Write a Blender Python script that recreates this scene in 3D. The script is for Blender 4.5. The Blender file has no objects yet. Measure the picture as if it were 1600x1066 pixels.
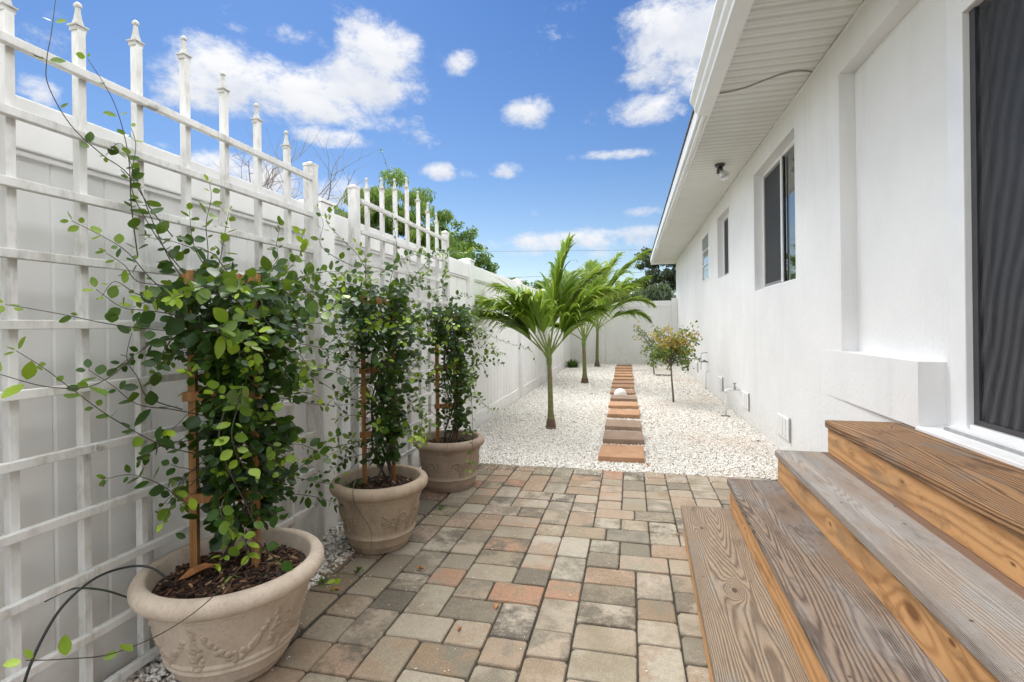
import bpy, bmesh, math, random
import numpy as np
from mathutils import Vector, Matrix
R = math.radians
PI = math.pi
scene = bpy.context.scene
COL = scene.collection
random.seed(7); rng = np.random.default_rng(11)

# ------------------------------------------------------------------ camera
F, VPX, HY, ROLL, CH = 780., 985., 509., 0.012, 1.13
YAW = math.atan((VPX - 800) / F)
cam_d = bpy.data.cameras.new('camera'); cam = bpy.data.objects.new('camera', cam_d); COL.objects.link(cam)
cam.location = (0, 0, CH); cam.rotation_euler = (R(90), ROLL, YAW)
cam_d.sensor_width = 36; cam_d.lens = 36 * F / 1600; cam_d.shift_y = -24 / 1600
cam_d.clip_start = .02; cam_d.clip_end = 2000
scene.camera = cam
fw = Vector((-math.sin(YAW), math.cos(YAW), 0)); rt = Vector((math.cos(YAW), math.sin(YAW), 0)); UP = Vector((0, 0, 1))
C0 = Vector((0, 0, CH))
def ray(x, y):
    dx, dy = x - 800, y - HY; c, s = math.cos(ROLL), math.sin(ROLL)
    return fw * F + rt * (dx * c - dy * s) - UP * (dx * s + dy * c)
def onx(x, y, X): r = ray(x, y); return C0 + r * (X / r.x)
def ony(x, y, Y): r = ray(x, y); return C0 + r * (Y / r.y)

# ------------------------------------------------------------------ node helper
class G:
    def __init__(s, tree): s.t = tree; s.N = tree.nodes; s.L = tree.links
    def n(s, typ, ins=None, **props):
        nd = s.N.new(typ)
        for k, v in props.items(): setattr(nd, k, v)
        for k, v in (ins or {}).items(): s.put(nd.inputs[k], v)
        return nd
    def put(s, sock, v):
        if isinstance(v, bpy.types.NodeSocket): s.L.new(v, sock)
        elif isinstance(v, bpy.types.Node): s.L.new(v.outputs[0], sock)
        else:
            if hasattr(sock.default_value, '__len__') and hasattr(v, '__len__') and len(v) == 3 and len(sock.default_value) == 4: v = (*v, 1)
            sock.default_value = v
    def m(s, op, a, b=0., c=0., clamp=False):
        nd = s.N.new('ShaderNodeMath'); nd.operation = op; nd.use_clamp = clamp
        s.put(nd.inputs[0], a); s.put(nd.inputs[1], b); s.put(nd.inputs[2], c); return nd.outputs[0]
    def vm(s, op, a, b=(0, 0, 0)):
        nd = s.N.new('ShaderNodeVectorMath'); nd.operation = op
        s.put(nd.inputs[0], a); s.put(nd.inputs[1], b)
        return nd.outputs['Value'] if op in ('DOT_PRODUCT', 'LENGTH') else nd.outputs[0]
    def mix(s, f, a, b, bt='MIX'):
        nd = s.N.new('ShaderNodeMix'); nd.data_type = 'RGBA'; nd.blend_type = bt
        s.put(nd.inputs[0], f); s.put(nd.inputs[6], a); s.put(nd.inputs[7], b); return nd.outputs[2]
    def noise(s, vec, scale=5., detail=3., rough=.55, dist=0.):
        nd = s.n('ShaderNodeTexNoise', {'Scale': scale, 'Detail': detail, 'Roughness': rough, 'Distortion': dist})
        if vec is not None: s.put(nd.inputs['Vector'], vec)
        return nd
    def mr(s, v, a, b, c=0., d=1., smooth=False):
        nd = s.n('ShaderNodeMapRange', {0: v, 1: a, 2: b, 3: c, 4: d}, clamp=True)
        if smooth: nd.interpolation_type = 'SMOOTHSTEP'
        return nd.outputs[0]
    def ramp(s, f, stops):
        nd = s.N.new('ShaderNodeValToRGB'); s.put(nd.inputs[0], f); e = nd.color_ramp.elements
        while len(e) > 1: e.remove(e[-1])
        for i, (p, c) in enumerate(stops):
            el = e[0] if i == 0 else e.new(p)
            el.position = p; el.color = (*c, 1)
        return nd.outputs[0]
    def scale(s, vec, sc, loc=(0, 0, 0), rot=(0, 0, 0)):
        return s.n('ShaderNodeMapping', {'Vector': vec, 'Scale': sc, 'Location': loc, 'Rotation': rot}).outputs[0]
def newmat(name):
    m = bpy.data.materials.new(name); m.use_nodes = True
    g = G(m.node_tree); b = g.N['Principled BSDF']; return m, g, b
def objco(g): return g.n('ShaderNodeTexCoord').outputs['Object']
def geoco(g): return g.n('ShaderNodeNewGeometry').outputs['Position']
def bump(g, b, h, strength=.3, dist=.01):
    nd = g.n('ShaderNodeBump', {'Strength': strength, 'Distance': dist, 'Height': h}); g.put(b.inputs['Normal'], nd)
def lin(r, gg, b):
    f = lambda v: (v / 255 / 12.92) if v / 255 <= .04045 else ((v / 255 + .055) / 1.055) ** 2.4
    return (f(r), f(gg), f(b))

# ------------------------------------------------------------------ light
SUN_EL, SUN_AZ = R(54), R(-40)          # azimuth from +Y towards +X (negative: from the fence side)
sd = Vector((math.sin(SUN_AZ) * math.cos(SUN_EL), math.cos(SUN_AZ) * math.cos(SUN_EL), math.sin(SUN_EL)))
sun_d = bpy.data.lights.new('sun', 'SUN'); sun_d.energy = .68; sun_d.angle = R(38); sun_d.color = (1, .955, .89)
sun = bpy.data.objects.new('sun', sun_d); COL.objects.link(sun)
sun.rotation_euler = sd.to_track_quat('Z', 'Y').to_euler(); sun.location = (-6, 6, 12)
vs = scene.view_settings; vs.view_transform = 'Standard'; vs.look = 'None'; vs.gamma = 1; vs.exposure = 2.0
w = bpy.data.worlds.new('World'); scene.world = w; w.use_nodes = True
g = G(w.node_tree); bg = g.N['Background']
sky = g.n('ShaderNodeTexSky', sky_type='NISHITA', sun_disc=False, sun_elevation=SUN_EL, sun_rotation=SUN_AZ, air_density=1.0, dust_density=.4, ozone_density=3.0, altitude=0)
d = g.vm('NORMALIZE', g.n('ShaderNodeTexCoord').outputs['Generated'])
dz = g.n('ShaderNodeSeparateXYZ', {0: d}).outputs[2]
nz1 = g.noise(g.scale(d, (10, 10, 16)), 1., 10, .68, .15).outputs[0]
nz2 = g.noise(g.scale(d, (5, 5, 9), (3, 7, 1)), 1., 6, .6, .1).outputs[0]
clouds = [(370,120,95,46,1.),(455,150,90,42,1),(300,150,55,34,.9),(595,85,52,48,1),(570,135,78,42,1),(510,180,130,26,.8),(515,212,60,16,1),
  (60,140,36,22,.8),(455,58,52,16,.65),(385,48,30,9,.5),(725,98,20,20,.75),(828,178,34,26,.95),(686,270,26,13,1),(725,272,24,8,.55),(790,266,28,12,.95),
  (950,243,68,9,.85),(1010,172,50,24,.95),(1065,40,95,60,1.1),(1040,105,60,34,1),(1100,125,60,28,.9),(890,378,150,15,.86),(1000,364,75,11,.9),(1010,330,34,9,.75),
  (510,300,60,26,.9),(340,258,70,22,.85),(425,280,60,24,.85),(255,228,20,8,.8),(960,395,90,9,.6),(830,392,80,9,.6),(120,290,70,20,.7),(1300,60,160,60,1)]
tot = None; shade = None
for (cx, cy, wx, wy, am) in clouds:
    c = ray(cx, cy).normalized(); rr = Vector((c.y, -c.x, 0)).normalized(); uu = rr.cross(c)
    k = ray(cx, cy).length
    ax = (ray(cx + wx, cy).normalized() - c).length; ay = (ray(cx, cy + wy).normalized() - c).length
    a = g.vm('DOT_PRODUCT', d, tuple(rr / ax)); b_ = g.vm('DOT_PRODUCT', d, tuple(uu / ay))
    q = g.m('SUBTRACT', 1., g.m('ADD', g.m('MULTIPLY', a, a), g.m('MULTIPLY', b_, b_)))
    q = g.m('MAXIMUM', q, -1.5)
    q = g.m('MULTIPLY', g.m('MULTIPLY', g.m('ADD', q, 1.5), am), g.m('GREATER_THAN', g.vm('DOT_PRODUCT', d, tuple(c)), .5))
    sh = g.m('MULTIPLY', g.m('MAXIMUM', g.m('SUBTRACT', q, .9), 0.), b_)
    tot = q if tot is None else g.m('SMOOTH_MAX', tot, q, .25)
    shade = sh if shade is None else g.m('ADD', shade, sh)
# bright clouds added out of view, behind, beside and overhead, to light the scene
back = g.m('MAXIMUM', g.mr(g.vm('DOT_PRODUCT', d, tuple(fw)), -.5, .15, 2.0, 0.), g.mr(dz, .60, .74, 0., 2.6))
side = g.mr(g.m('ADD', g.n('ShaderNodeSeparateXYZ', {0: d}).outputs[0], g.m('MULTIPLY', dz, .25)), .45, .75, 0., 2.6)
left = g.mr(g.vm('DOT_PRODUCT', d, (-.88, -.42, .2)), .45, .8, 0., 2.6)
back = g.m('MAXIMUM', g.m('MAXIMUM', back, side), left)
outside = g.m('MAXIMUM', g.mr(dz, .58, .8, 0., .8), g.mr(g.m('MAXIMUM', g.m('MAXIMUM', side, g.m('MULTIPLY', left, .36)), g.mr(g.vm('DOT_PRODUCT', d, tuple(fw)), -.6, 0., 1.1, 0.)), .3, 2.4))
tot = g.m('MAXIMUM', tot, g.m('MULTIPLY', back, g.mr(nz2, .30, .48)))
dens = g.mr(g.m('ADD', tot, g.m('MULTIPLY', g.m('SUBTRACT', nz1, .5), 6.2)), .8, 2.6, 0, 1, True)
dens = g.m('MULTIPLY', dens, g.mr(nz2, .25, .5, .7, 1.))
tint = g.ramp(dz, [(0, (.98, .95, .90)), (.12, (.86, .86, .84)), (.3, (.56, .69, .82)), (.55, (.36, .56, .81)), (1, (.22, .45, .78))])
blue = g.mix(1., sky.outputs[0], tint, 'MULTIPLY')
lit = g.mr(g.m('ADD', g.m('MULTIPLY', shade, .55), g.m('MULTIPLY', g.m('SUBTRACT', nz2, .5), 2.2)), -.9, .5)
ccol = g.mix(lit, (4.6, 4.9, 5.5), (6.6, 6.65, 6.8))
ccol = g.mix(outside, ccol, (31., 31.2, 31.))  # the added out-of-view clouds are far brighter than the visible ones
g.put(bg.inputs['Color'], g.mix(dens, blue, ccol)); bg.inputs['Strength'].default_value = .037
SKYMUL = 1

# ------------------------------------------------------------------ mesh helpers
class MB:
    def __init__(s): s.v = []; s.f = []; s.mi = []; s.t = []
    def add(s, vs, fs, tint=0., mi=0):
        o = len(s.v); s.v += [tuple(p) for p in vs]
        s.f += [tuple(i + o for i in f) for f in fs]; s.t += [tint] * len(fs); s.mi += [mi] * len(fs); return s
    def box(s, x0, x1, y0, y1, z0, z1, tint=0., mi=0):
        V = [(x, y, z) for z in (z0, z1) for y in (y0, y1) for x in (x0, x1)]
        return s.add(V, [(0, 2, 3, 1), (4, 5, 7, 6), (0, 1, 5, 4), (2, 6, 7, 3), (0, 4, 6, 2), (1, 3, 7, 5)], tint, mi)
    def tube(s, pts, rad, n=6, tint=0., mi=0, cap=True):
        pts = [Vector(p) for p in pts]; m = len(pts)
        if not hasattr(rad, '__len__'): rad = [rad] * m
        V = []; Fs = []; t = (pts[1] - pts[0]).normalized()
        u = t.orthogonal().normalized()
        for i, p in enumerate(pts):
            t = ((pts[min(i + 1, m - 1)] - pts[max(i - 1, 0)])).normalized()
            u = (u - t * u.dot(t)); u = u.normalized() if u.length > 1e-6 else t.orthogonal().normalized(); v = t.cross(u)
            V += [p + (u * math.cos(2 * PI * k / n) + v * math.sin(2 * PI * k / n)) * rad[i] for k in range(n)]
        for i in range(m - 1):
            for k in range(n):
                a = i * n + k; b = i * n + (k + 1) % n; Fs.append((a, b, b + n, a + n))
        if cap: Fs += [tuple(range(n - 1, -1, -1)), tuple((m - 1) * n + k for k in range(n))]
        return s.add(V, Fs, tint, mi)
    def lathe(s, prof, n=32, c=(0, 0, 0), tint=0., mi=0):
        V = []; Fs = []; m = len(prof)
        for r, z in prof: V += [(c[0] + r * math.cos(2 * PI * k / n), c[1] + r * math.sin(2 * PI * k / n), c[2] + z) for k in range(n)]
        for i in range(m - 1):
            for k in range(n):
                a = i * n + k; b = i * n + (k + 1) % n; Fs.append((a, b, b + n, a + n))
        return s.add(V, Fs, tint, mi)
    def build(s, name, mats, parent=None, smooth=False, bevel=0., seg=2, loc=None):
        me = bpy.data.meshes.new(name); me.from_pydata(s.v, [], s.f); me.update()
        mats = mats if isinstance(mats, (list, tuple)) else [mats]
        for m in mats: me.materials.append(m)
        if len(mats) > 1: me.polygons.foreach_set('material_index', s.mi)
        at = me.attributes.new('tint', 'FLOAT', 'FACE'); at.data.foreach_set('value', s.t)
        if smooth: me.polygons.foreach_set('use_smooth', [True] * len(me.polygons))
        o = bpy.data.objects.new(name, me); COL.objects.link(o)
        if parent is not None: o.parent = parent
        if loc is not None: o.location = loc
        if bevel:
            b = o.modifiers.new('bevel', 'BEVEL'); b.width = bevel; b.segments = seg; b.limit_method = 'ANGLE'; b.angle_limit = R(40)
        return o
def tag(o, label=None, cat=None, group=None, kind=None):
    if label: o['label'] = label
    if cat: o['category'] = cat
    if group: o['group'] = group
    if kind: o['kind'] = kind
    return o
def thing(name, label, cat, loc=(0, 0, 0), group=None, rz=0.):
    o = bpy.data.objects.new(name, None); COL.objects.link(o); o.location = loc; o.rotation_euler = (0, 0, rz); o.empty_display_size = .1
    return tag(o, label, cat, group)
def copy_tree(o, parent=None):
    c = o.copy(); COL.objects.link(c); c.parent = parent
    for ch in list(o.children): copy_tree(ch, c)
    return c
def fast_mesh(name, V, Fs, mats, tint=None, smooth=False, parent=None):
    """V (n,3), Fs (m,k) numpy arrays, all faces with k corners."""
    me = bpy.data.meshes.new(name); n, (m, k) = len(V), Fs.shape
    me.vertices.add(n); me.vertices.foreach_set('co', V.astype(np.float32).ravel())
    me.loops.add(m * k); me.loops.foreach_set('vertex_index', Fs.astype(np.int32).ravel())
    me.polygons.add(m); me.polygons.foreach_set('loop_start', np.arange(0, m * k, k, dtype=np.int32))
    me.update(calc_edges=True)
    if smooth: me.polygons.foreach_set('use_smooth', [True] * m)
    for mm in (mats if isinstance(mats, (list, tuple)) else [mats]): me.materials.append(mm)
    if tint is not None:
        at = me.attributes.new('tint', 'FLOAT', 'FACE'); at.data.foreach_set('value', tint.astype(np.float32))
    me.validate()
    o = bpy.data.objects.new(name, me); COL.objects.link(o)
    if parent is not None: o.parent = parent
    return o
def attr(g, name='tint'): return g.n('ShaderNodeAttribute', attribute_name=name).outputs['Fac']

# ------------------------------------------------------------------ materials
def stucco():
    m, g, b = newmat('painted_stucco'); p = geoco(g)
    n1 = g.noise(p, 38, 5, .65).outputs[0]; n2 = g.noise(p, 1.1, 4, .6).outputs[0]; n3 = g.noise(p, 9, 3).outputs[0]
    z = g.n('ShaderNodeSeparateXYZ', {0: p}).outputs[2]; sp = g.noise(p, 26, 4, .7).outputs[0]
    c = g.mix(g.mr(n2, .35, .65), (.755, .76, .76), (.82, .82, .82))
    c = g.mix(g.m('MULTIPLY', g.mr(g.m('ADD', z, g.m('MULTIPLY', g.m('SUBTRACT', n2, .5), .4)), 0., .28, .55, 0), g.mr(sp, .4, .65)), c, (.52, .46, .38))
    c = g.mix(g.mr(g.noise(g.scale(p, (1, 1, .12)), 5.5, 4, .6).outputs[0], .54, .72, 0, .16), c, (.50, .49, .46))
    g.put(b.inputs['Base Color'], c)
    g.put(b.inputs['Roughness'], .75)
    bump(g, b, g.m('ADD', n1, g.m('MULTIPLY', n3, .8)), .5, .006); return m
def vinyl():
    m, g, b = newmat('white_vinyl'); p = geoco(g)
    n = g.noise(g.scale(p, (1, 1.4, .6)), 2.2, 5, .6).outputs[0]; n2 = g.noise(p, 14, 4).outputs[0]
    z = g.n('ShaderNodeSeparateXYZ', {0: p}).outputs[2]
    dirt = g.m('MULTIPLY', g.mr(g.m('ADD', z, g.m('MULTIPLY', g.m('SUBTRACT', n, .5), .7)), .05, .55, .55, 0.), g.mr(n2, .3, .7))
    base = g.mix(g.mr(n, .35, .7), (.81, .81, .80), (.86, .86, .86))
    g.put(b.inputs['Base Color'], g.mix(dirt, base, (.62, .57, .47)))
    g.put(b.inputs['Roughness'], g.mr(n2, .3, .7, .33, .5)); return m
def trellis_paint():
    m, g, b = newmat('weathered_white_paint'); p = geoco(g)
    n = g.noise(g.scale(p, (1, 1, .45)), 11, 5, .65).outputs[0]; n2 = g.noise(g.scale(p, (1, 1, .3)), 34, 5, .7, .6).outputs[0]; n3 = g.noise(p, 2.2, 3).outputs[0]
    grime = g.m('MULTIPLY', g.mr(n, .42, .66), g.mr(n2, .38, .60))
    c = g.mix(g.mr(n3, .3, .7), (.67, .665, .645), (.78, .78, .765))
    c = g.mix(g.m('MULTIPLY', grime, .65), c, (.30, .27, .22))
    crack = g.m('MULTIPLY', g.mr(g.noise(g.scale(p, (1, 1, .25)), 22, 3, .5, 1.6).outputs[0], .495, .505), g.mr(g.noise(p, 7, 2).outputs[0], .66, .72))
    c = g.mix(g.m('MULTIPLY', crack, .7), c, (.10, .09, .08))
    g.put(b.inputs['Base Color'], c); g.put(b.inputs['Roughness'], .55)
    bump(g, b, g.m('ADD', n2, n), .15, .003); return m
def plain(name, col, rough=.5, metal=0., nscale=20., var=.12, bmp=0.):
    m, g, b = newmat(name); p = geoco(g); n = g.noise(p, nscale, 4).outputs[0]
    lo = tuple(c * (1 - var) for c in col); hi = tuple(min(1, c * (1 + var)) for c in col)
    g.put(b.inputs['Base Color'], g.mix(g.mr(n, .3, .7), lo, hi)); g.put(b.inputs['Roughness'], rough); g.put(b.inputs['Metallic'], metal)
    if bmp: bump(g, b, n, bmp, .004)
    return m
def wood(name, dark, light, seed, knots, freq=55., grey=None, greyamt=0., ystretch=.1, rough=.72, cx=0., contrast=1., bstr=.45, stain=.45, strip=None):
    """boards run along object Y, width along object X (or Z); knots: (across, along, size)."""
    m, g, b = newmat(name); o = objco(g)
    sp = g.n('ShaderNodeSeparateXYZ', {0: o}); x0, y0, z0 = sp.outputs
    a = g.m('ADD', x0, g.m('MULTIPLY', z0, 1.1))
    ys = g.m('MULTIPLY', y0, ystretch)
    base = g.n('ShaderNodeCombineXYZ', {0: a, 1: ys, 2: float(seed)}).outputs[0]
    n1 = g.noise(base, 5.5, 2, .5).outputs[0]; n2 = g.noise(base, 30, 3, .6).outputs[0]
    f = g.m('ADD', g.m('MULTIPLY', g.m('POWER', g.m('ADD', g.m('MULTIPLY', g.m('SUBTRACT', a, cx), g.m('SUBTRACT', a, cx)), g.m('MULTIPLY', g.m('MULTIPLY', y0, y0), .0016)), .5), 1.0), g.m('MULTIPLY', n1, .22))
    f = g.m('ADD', f, g.m('MULTIPLY', n2, .012))
    km = None
    for (kx, ky, ks) in knots:
        dx = g.m('DIVIDE', g.m('SUBTRACT', a, kx), ks); dy = g.m('DIVIDE', g.m('SUBTRACT', y0, ky), ks * 2.0)
        r2 = g.m('ADD', g.m('MULTIPLY', dx, dx), g.m('MULTIPLY', dy, dy)); e = g.m('EXPONENT', g.m('MULTIPLY', r2, -.35))
        f = g.m('ADD', f, g.m('MULTIPLY', e, ks * 2.6)); k = g.m('EXPONENT', g.m('MULTIPLY', r2, -2.6)); km = k if km is None else g.m('MAXIMUM', km, k)
    s = g.m('SINE', g.m('MULTIPLY', f, freq * 6.28)); s = g.mr(s, -1, 1)
    s = g.m('POWER', s, 1.8)
    fib = g.noise(g.n('ShaderNodeCombineXYZ', {0: a, 1: g.m('MULTIPLY', y0, .018), 2: float(seed)}).outputs[0], 420, 3, .7).outputs[0]
    blot = g.noise(g.n('ShaderNodeCombineXYZ', {0: g.m('MULTIPLY', a, 3), 1: y0, 2: float(seed) + 4}).outputs[0], 2.6, 4, .6).outputs[0]
    t = g.m('ADD', g.m('MULTIPLY', s, .75 * contrast), g.m('MULTIPLY', g.m('SUBTRACT', fib, .5), .9), clamp=True)
    c = g.mix(t, light, dark)
    if grey: c = g.mix(g.mr(blot, .62 - .35 * greyamt, .75 - .35 * greyamt), c, g.mix(t, grey, tuple(v * .48 for v in grey)))
    if km is not None: c = g.mix(g.mr(km, .25, .75), c, g.mix(.45, dark, (.05, .022, .01)))
    c = g.mix(g.mr(g.noise(base, 9, 4, .7).outputs[0], .56, .78, 0, .45), c, tuple(v * .5 for v in dark))
    if strip: c = g.mix(g.mr(g.m('ADD', a, g.m('MULTIPLY', g.m('SUBTRACT', n1, .5), .02)), strip[0], strip[0] + .006), c, g.mix(t, strip[1], tuple(v * .55 for v in strip[1])))
    wn_ = g.noise(g.n('ShaderNodeCombineXYZ', {0: g.m('MULTIPLY', a, 2.2), 1: g.m('MULTIPLY', y0, .8), 2: float(seed) + 14}).outputs[0], 6.5, 5, .7).outputs[0]
    c = g.mix(g.mr(wn_, .52, .68, 0, stain), c, tuple(v * .55 for v in dark))
    sp_ = g.noise(o, 55, 2).outputs[0]
    c = g.mix(g.mr(sp_, .74, .78, 0, .5), c, (.03, .02, .015))
    crk = g.m('MULTIPLY', g.mr(g.noise(g.n('ShaderNodeCombineXYZ', {0: a, 1: g.m('MULTIPLY', y0, .03), 2: float(seed) + 9}).outputs[0], 45, 2, .5).outputs[0], .493, .4965), g.mr(g.noise(base, 3.1, 2).outputs[0], .56, .62))
    g.put(b.inputs['Base Color'], c); g.put(b.inputs['Roughness'], rough)
    h = g.m('SUBTRACT', g.m('ADD', g.m('MULTIPLY', s, -.6), g.m('MULTIPLY', fib, .8)), 0.)
    bump(g, b, h, bstr, .003); return m
M = {}
M['stucco'] = stucco(); M['vinyl'] = vinyl(); M['trellis'] = trellis_paint()
M['alu'] = plain('white_aluminium', (.80, .80, .79), .35, 0, 3., .04)
M['frame'] = plain('white_window_frame', (.82, .83, .84), .3, 0, 6., .03)
M['dark'] = plain('dark_seam', (.03, .03, .03), .8)
M['blackplastic'] = plain('black_plastic', (.012, .013, .014), .35)
M['pvc'] = plain('white_pvc', (.78, .78, .76), .35, 0, 10., .06)
M['metal'] = plain('dull_metal', (.25, .25, .25), .4, .8)
def stakewood():
    m, g, b = newmat('stake_wood'); o = objco(g); n = g.noise(g.scale(o, (70, 70, 3)), 1., 4, .65).outputs[0]; n2 = g.noise(g.scale(o, (9, 9, 4)), 1., 3).outputs[0]
    c = g.mix(g.mr(n, .3, .7), (.20, .085, .025), (.46, .23, .075)); c = g.mix(g.mr(n2, .5, .75, 0, .5), c, (.14, .12, .04))
    g.put(b.inputs['Base Color'], c); g.put(b.inputs['Roughness'], .75); bump(g, b, n, .3, .002); return m
M['stake'] = stakewood()
def soffit_mat():
    m, g, b = newmat('vented_soffit'); p = geoco(g); x, y, z = g.n('ShaderNodeSeparateXYZ', {0: p}).outputs
    u = g.m('FRACT', g.m('MULTIPLY', y, 10.)); v = g.m('FRACT', g.m('ADD', g.m('MULTIPLY', x, 62.), g.m('MULTIPLY', u, 1.1)))
    slot = g.m('MULTIPLY', g.m('MULTIPLY', g.mr(u, .30, .34), g.mr(u, .76, .80, 1, 0)), g.m('MULTIPLY', g.mr(v, .28, .36), g.mr(v, .60, .68, 1, 0)))
    mask = g.mr(y, 5.4, 6.2, 1., .55)
    n = g.noise(p, 2.5, 4).outputs[0]
    c = g.mix(g.mr(n, .3, .7), (.70, .695, .655), (.77, .765, .73)); c = g.mix(g.m('MULTIPLY', g.m('MULTIPLY', slot, mask), .62), c, (.20, .19, .17))
    g.put(b.inputs['Base Color'], c); g.put(b.inputs['Roughness'], .5); bump(g, b, g.m('MULTIPLY', slot, -1.), .5, .002); return m
M['soffit'] = soffit_mat()
def leafmat(name, dark, light, fresh, rough=.32, trans=.35):
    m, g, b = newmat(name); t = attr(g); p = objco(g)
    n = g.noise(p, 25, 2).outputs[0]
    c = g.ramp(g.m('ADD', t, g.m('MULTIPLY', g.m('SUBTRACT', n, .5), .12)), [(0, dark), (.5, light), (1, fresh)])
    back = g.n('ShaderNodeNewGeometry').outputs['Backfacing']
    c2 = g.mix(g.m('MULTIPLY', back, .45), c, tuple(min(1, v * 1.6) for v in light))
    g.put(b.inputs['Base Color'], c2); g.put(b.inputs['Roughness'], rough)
    b.inputs['Specular IOR Level'].default_value = .32
    tr = g.n('ShaderNodeBsdfTranslucent', {'Color': g.mix(.5, c, fresh)})
    mx = g.n('ShaderNodeMixShader', {0: trans, 1: b.outputs[0], 2: tr.outputs[0]})
    g.put(g.N['Material Output'].inputs[0], mx.outputs[0]); return m
VL = M['vineleaf'] = leafmat('vine_leaf', (.006, .022, .008), (.027, .080, .012), (.30, .43, .030), .30, .28)
M['vinestem'] = plain('vine_stem', (.055, .045, .03), .7)
M['treeleaf'] = leafmat('tree_leaf', (.03, .07, .018), (.08, .15, .03), (.2, .3, .06), .5, .3)
M['willowleaf'] = leafmat('feathery_leaf', (.05, .11, .015), (.13, .22, .035), (.28, .38, .08), .5, .35)
M['darkleaf'] = leafmat('far_leaf', (.03, .05, .03), (.07, .10, .055), (.13, .18, .07), .6, .25)
M['palmleaf'] = leafmat('palm_leaflet', (.05, .13, .010), (.17, .31, .025), (.42, .48, .07), .36, .38)
M['redleaf'] = leafmat('shrub_leaf', (.045, .10, .02), (.11, .20, .03), (.30, .33, .06), .45, .3)
M['bark'] = plain('grey_bark', (.14, .11, .085), .85, 0, 30, .35, .6)
M['twig'] = plain('bare_twig', (.20, .17, .15), .85)
M['litter'] = plain('dry_leaf', (.34, .14, .045), .7, 0, 30, .4)

# ------------------------------------------------------------------ ground
def gravel_mat():
    m, g, b = newmat('white_limestone_chips'); p = geoco(g)
    v = g.n('ShaderNodeTexVoronoi', {'Vector': p, 'Scale': 66.}, feature='F1'); v2 = g.n('ShaderNodeTexVoronoi', {'Vector': p, 'Scale': 66.}, feature='DISTANCE_TO_EDGE')
    big = g.noise(p, .9, 4).outputs[0]; rc = g.n('ShaderNodeSeparateColor', {0: v.outputs['Color']}).outputs[0]
    c = g.ramp(rc, [(0, (.42, .37, .31)), (.12, (.60, .56, .50)), (.4, (.76, .73, .68)), (1, (.86, .84, .80))])
    c = g.mix(g.mr(big, .5, .75, 0, .4), c, (.55, .44, .34)); c = g.mix(g.mr(v2.outputs[0], 0, .12, .75, 0), c, (.22, .19, .16))
    g.put(b.inputs['Base Color'], c); g.put(b.inputs['Roughness'], .85)
    bump(g, b, g.mr(v2.outputs[0], 0, .35), .9, .012); return m
M['gravelbed'] = gravel_mat()
def pebble_mat():
    m, g, b = newmat('limestone_pebbles'); t = attr(g); p = geoco(g)
    big = g.noise(p, 1.1, 4).outputs[0]; y = g.n('ShaderNodeSeparateXYZ', {0: p}).outputs[0]
    c = g.ramp(t, [(0, (.07, .05, .04)), (.012, (.26, .18, .12)), (.05, (.55, .48, .40)), (.25, (.70, .665, .60)), (.7, (.79, .765, .715)), (1, (.86, .84, .81))])
    c = g.mix(g.m('MULTIPLY', g.mr(big, .46, .7, 0, .5), g.mr(y, -.5, 1.2, .25, 1)), c, (.56, .42, .32))
    g.put(b.inputs['Base Color'], c); g.put(b.inputs['Roughness'], .8); return m
M['pebble'] = pebble_mat()
gnd = plain('earth', (.13, .12, .07), .95, 0, 3, .4)
MB().add([(-400, -400, -.06), (400, -400, -.06), (400, 400, -.06), (-400, 400, -.06)], [(0, 1, 2, 3)]).build('ground', gnd)['kind'] = 'structure'
MB().box(-1.72, 1.30, 3.93, 14.75, -.05, -.008).box(-1.72, -1.1, -1.5, 3.93, -.05, -.0125).build('gravel_bed', M['gravelbed'])['kind'] = 'structure'

def pebbles(name, regions, label):
    """irregular chips as squashed octahedra, dense near the camera"""
    base = np.array([(1, 0, 0), (0, 1, 0), (-1, 0, 0), (0, -1, 0), (0, 0, 1), (0, 0, -1)], float)
    fc = np.array([(0, 1, 4), (1, 2, 4), (2, 3, 4), (3, 0, 4), (1, 0, 5), (2, 1, 5), (3, 2, 5), (0, 3, 5)])
    P = []; S = []
    for (x0, x1, y0, y1, n, sz, test) in regions:
        x = rng.uniform(x0, x1, n); y = rng.uniform(y0, y1, n); k = test(x, y) if test else np.ones(n, bool)
        P.append(np.stack([x[k], y[k], np.zeros(k.sum())], 1)); S.append(rng.uniform(.6, 1.3, k.sum()) * sz)
    P = np.concatenate(P); S = np.concatenate(S); n = len(P)
    ang = rng.uniform(0, 2 * PI, n); c, s = np.cos(ang), np.sin(ang)
    V = base[None] * (1 + rng.uniform(-.35, .35, (n, 6, 3))) + rng.uniform(-.22, .22, (n, 6, 3))
    V *= (S[:, None] * np.stack([np.ones(n), rng.uniform(.5, .9, n), rng.uniform(.35, .7, n)], 1))[:, None, :]
    X = V[..., 0] * c[:, None] - V[..., 1] * s[:, None]; Y = V[..., 0] * s[:, None] + V[..., 1] * c[:, None]
    V = np.stack([X, Y, V[..., 2]], 2) + P[:, None, :]; V[..., 2] += (S * rng.uniform(-.1, .35, n))[:, None] - .003
    Fs = (fc[None] + 6 * np.arange(n)[:, None, None]).reshape(-1, 3); t = np.repeat(rng.uniform(0, 1, n), 8)
    o = fast_mesh(name, V.reshape(-1, 3), Fs, M['pebble'], t); tag(o, label, 'gravel', kind='stuff'); return o
EDGE = lambda x: 3.93 + .012 * np.sin(x * 9) + .008 * np.sin(x * 23)
pebbles('gravel', [(-1.67, 1.28, 3.92, 5.6, 60000, .0098, lambda x, y: y > EDGE(x)), (-1.67, 1.27, 5.6, 8.2, 56000, .0118, None), (-1.67, 1.27, 8.2, 14.55, 60000, .017, None)],
        'bed of white limestone chips with stepping stones across it')
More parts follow.
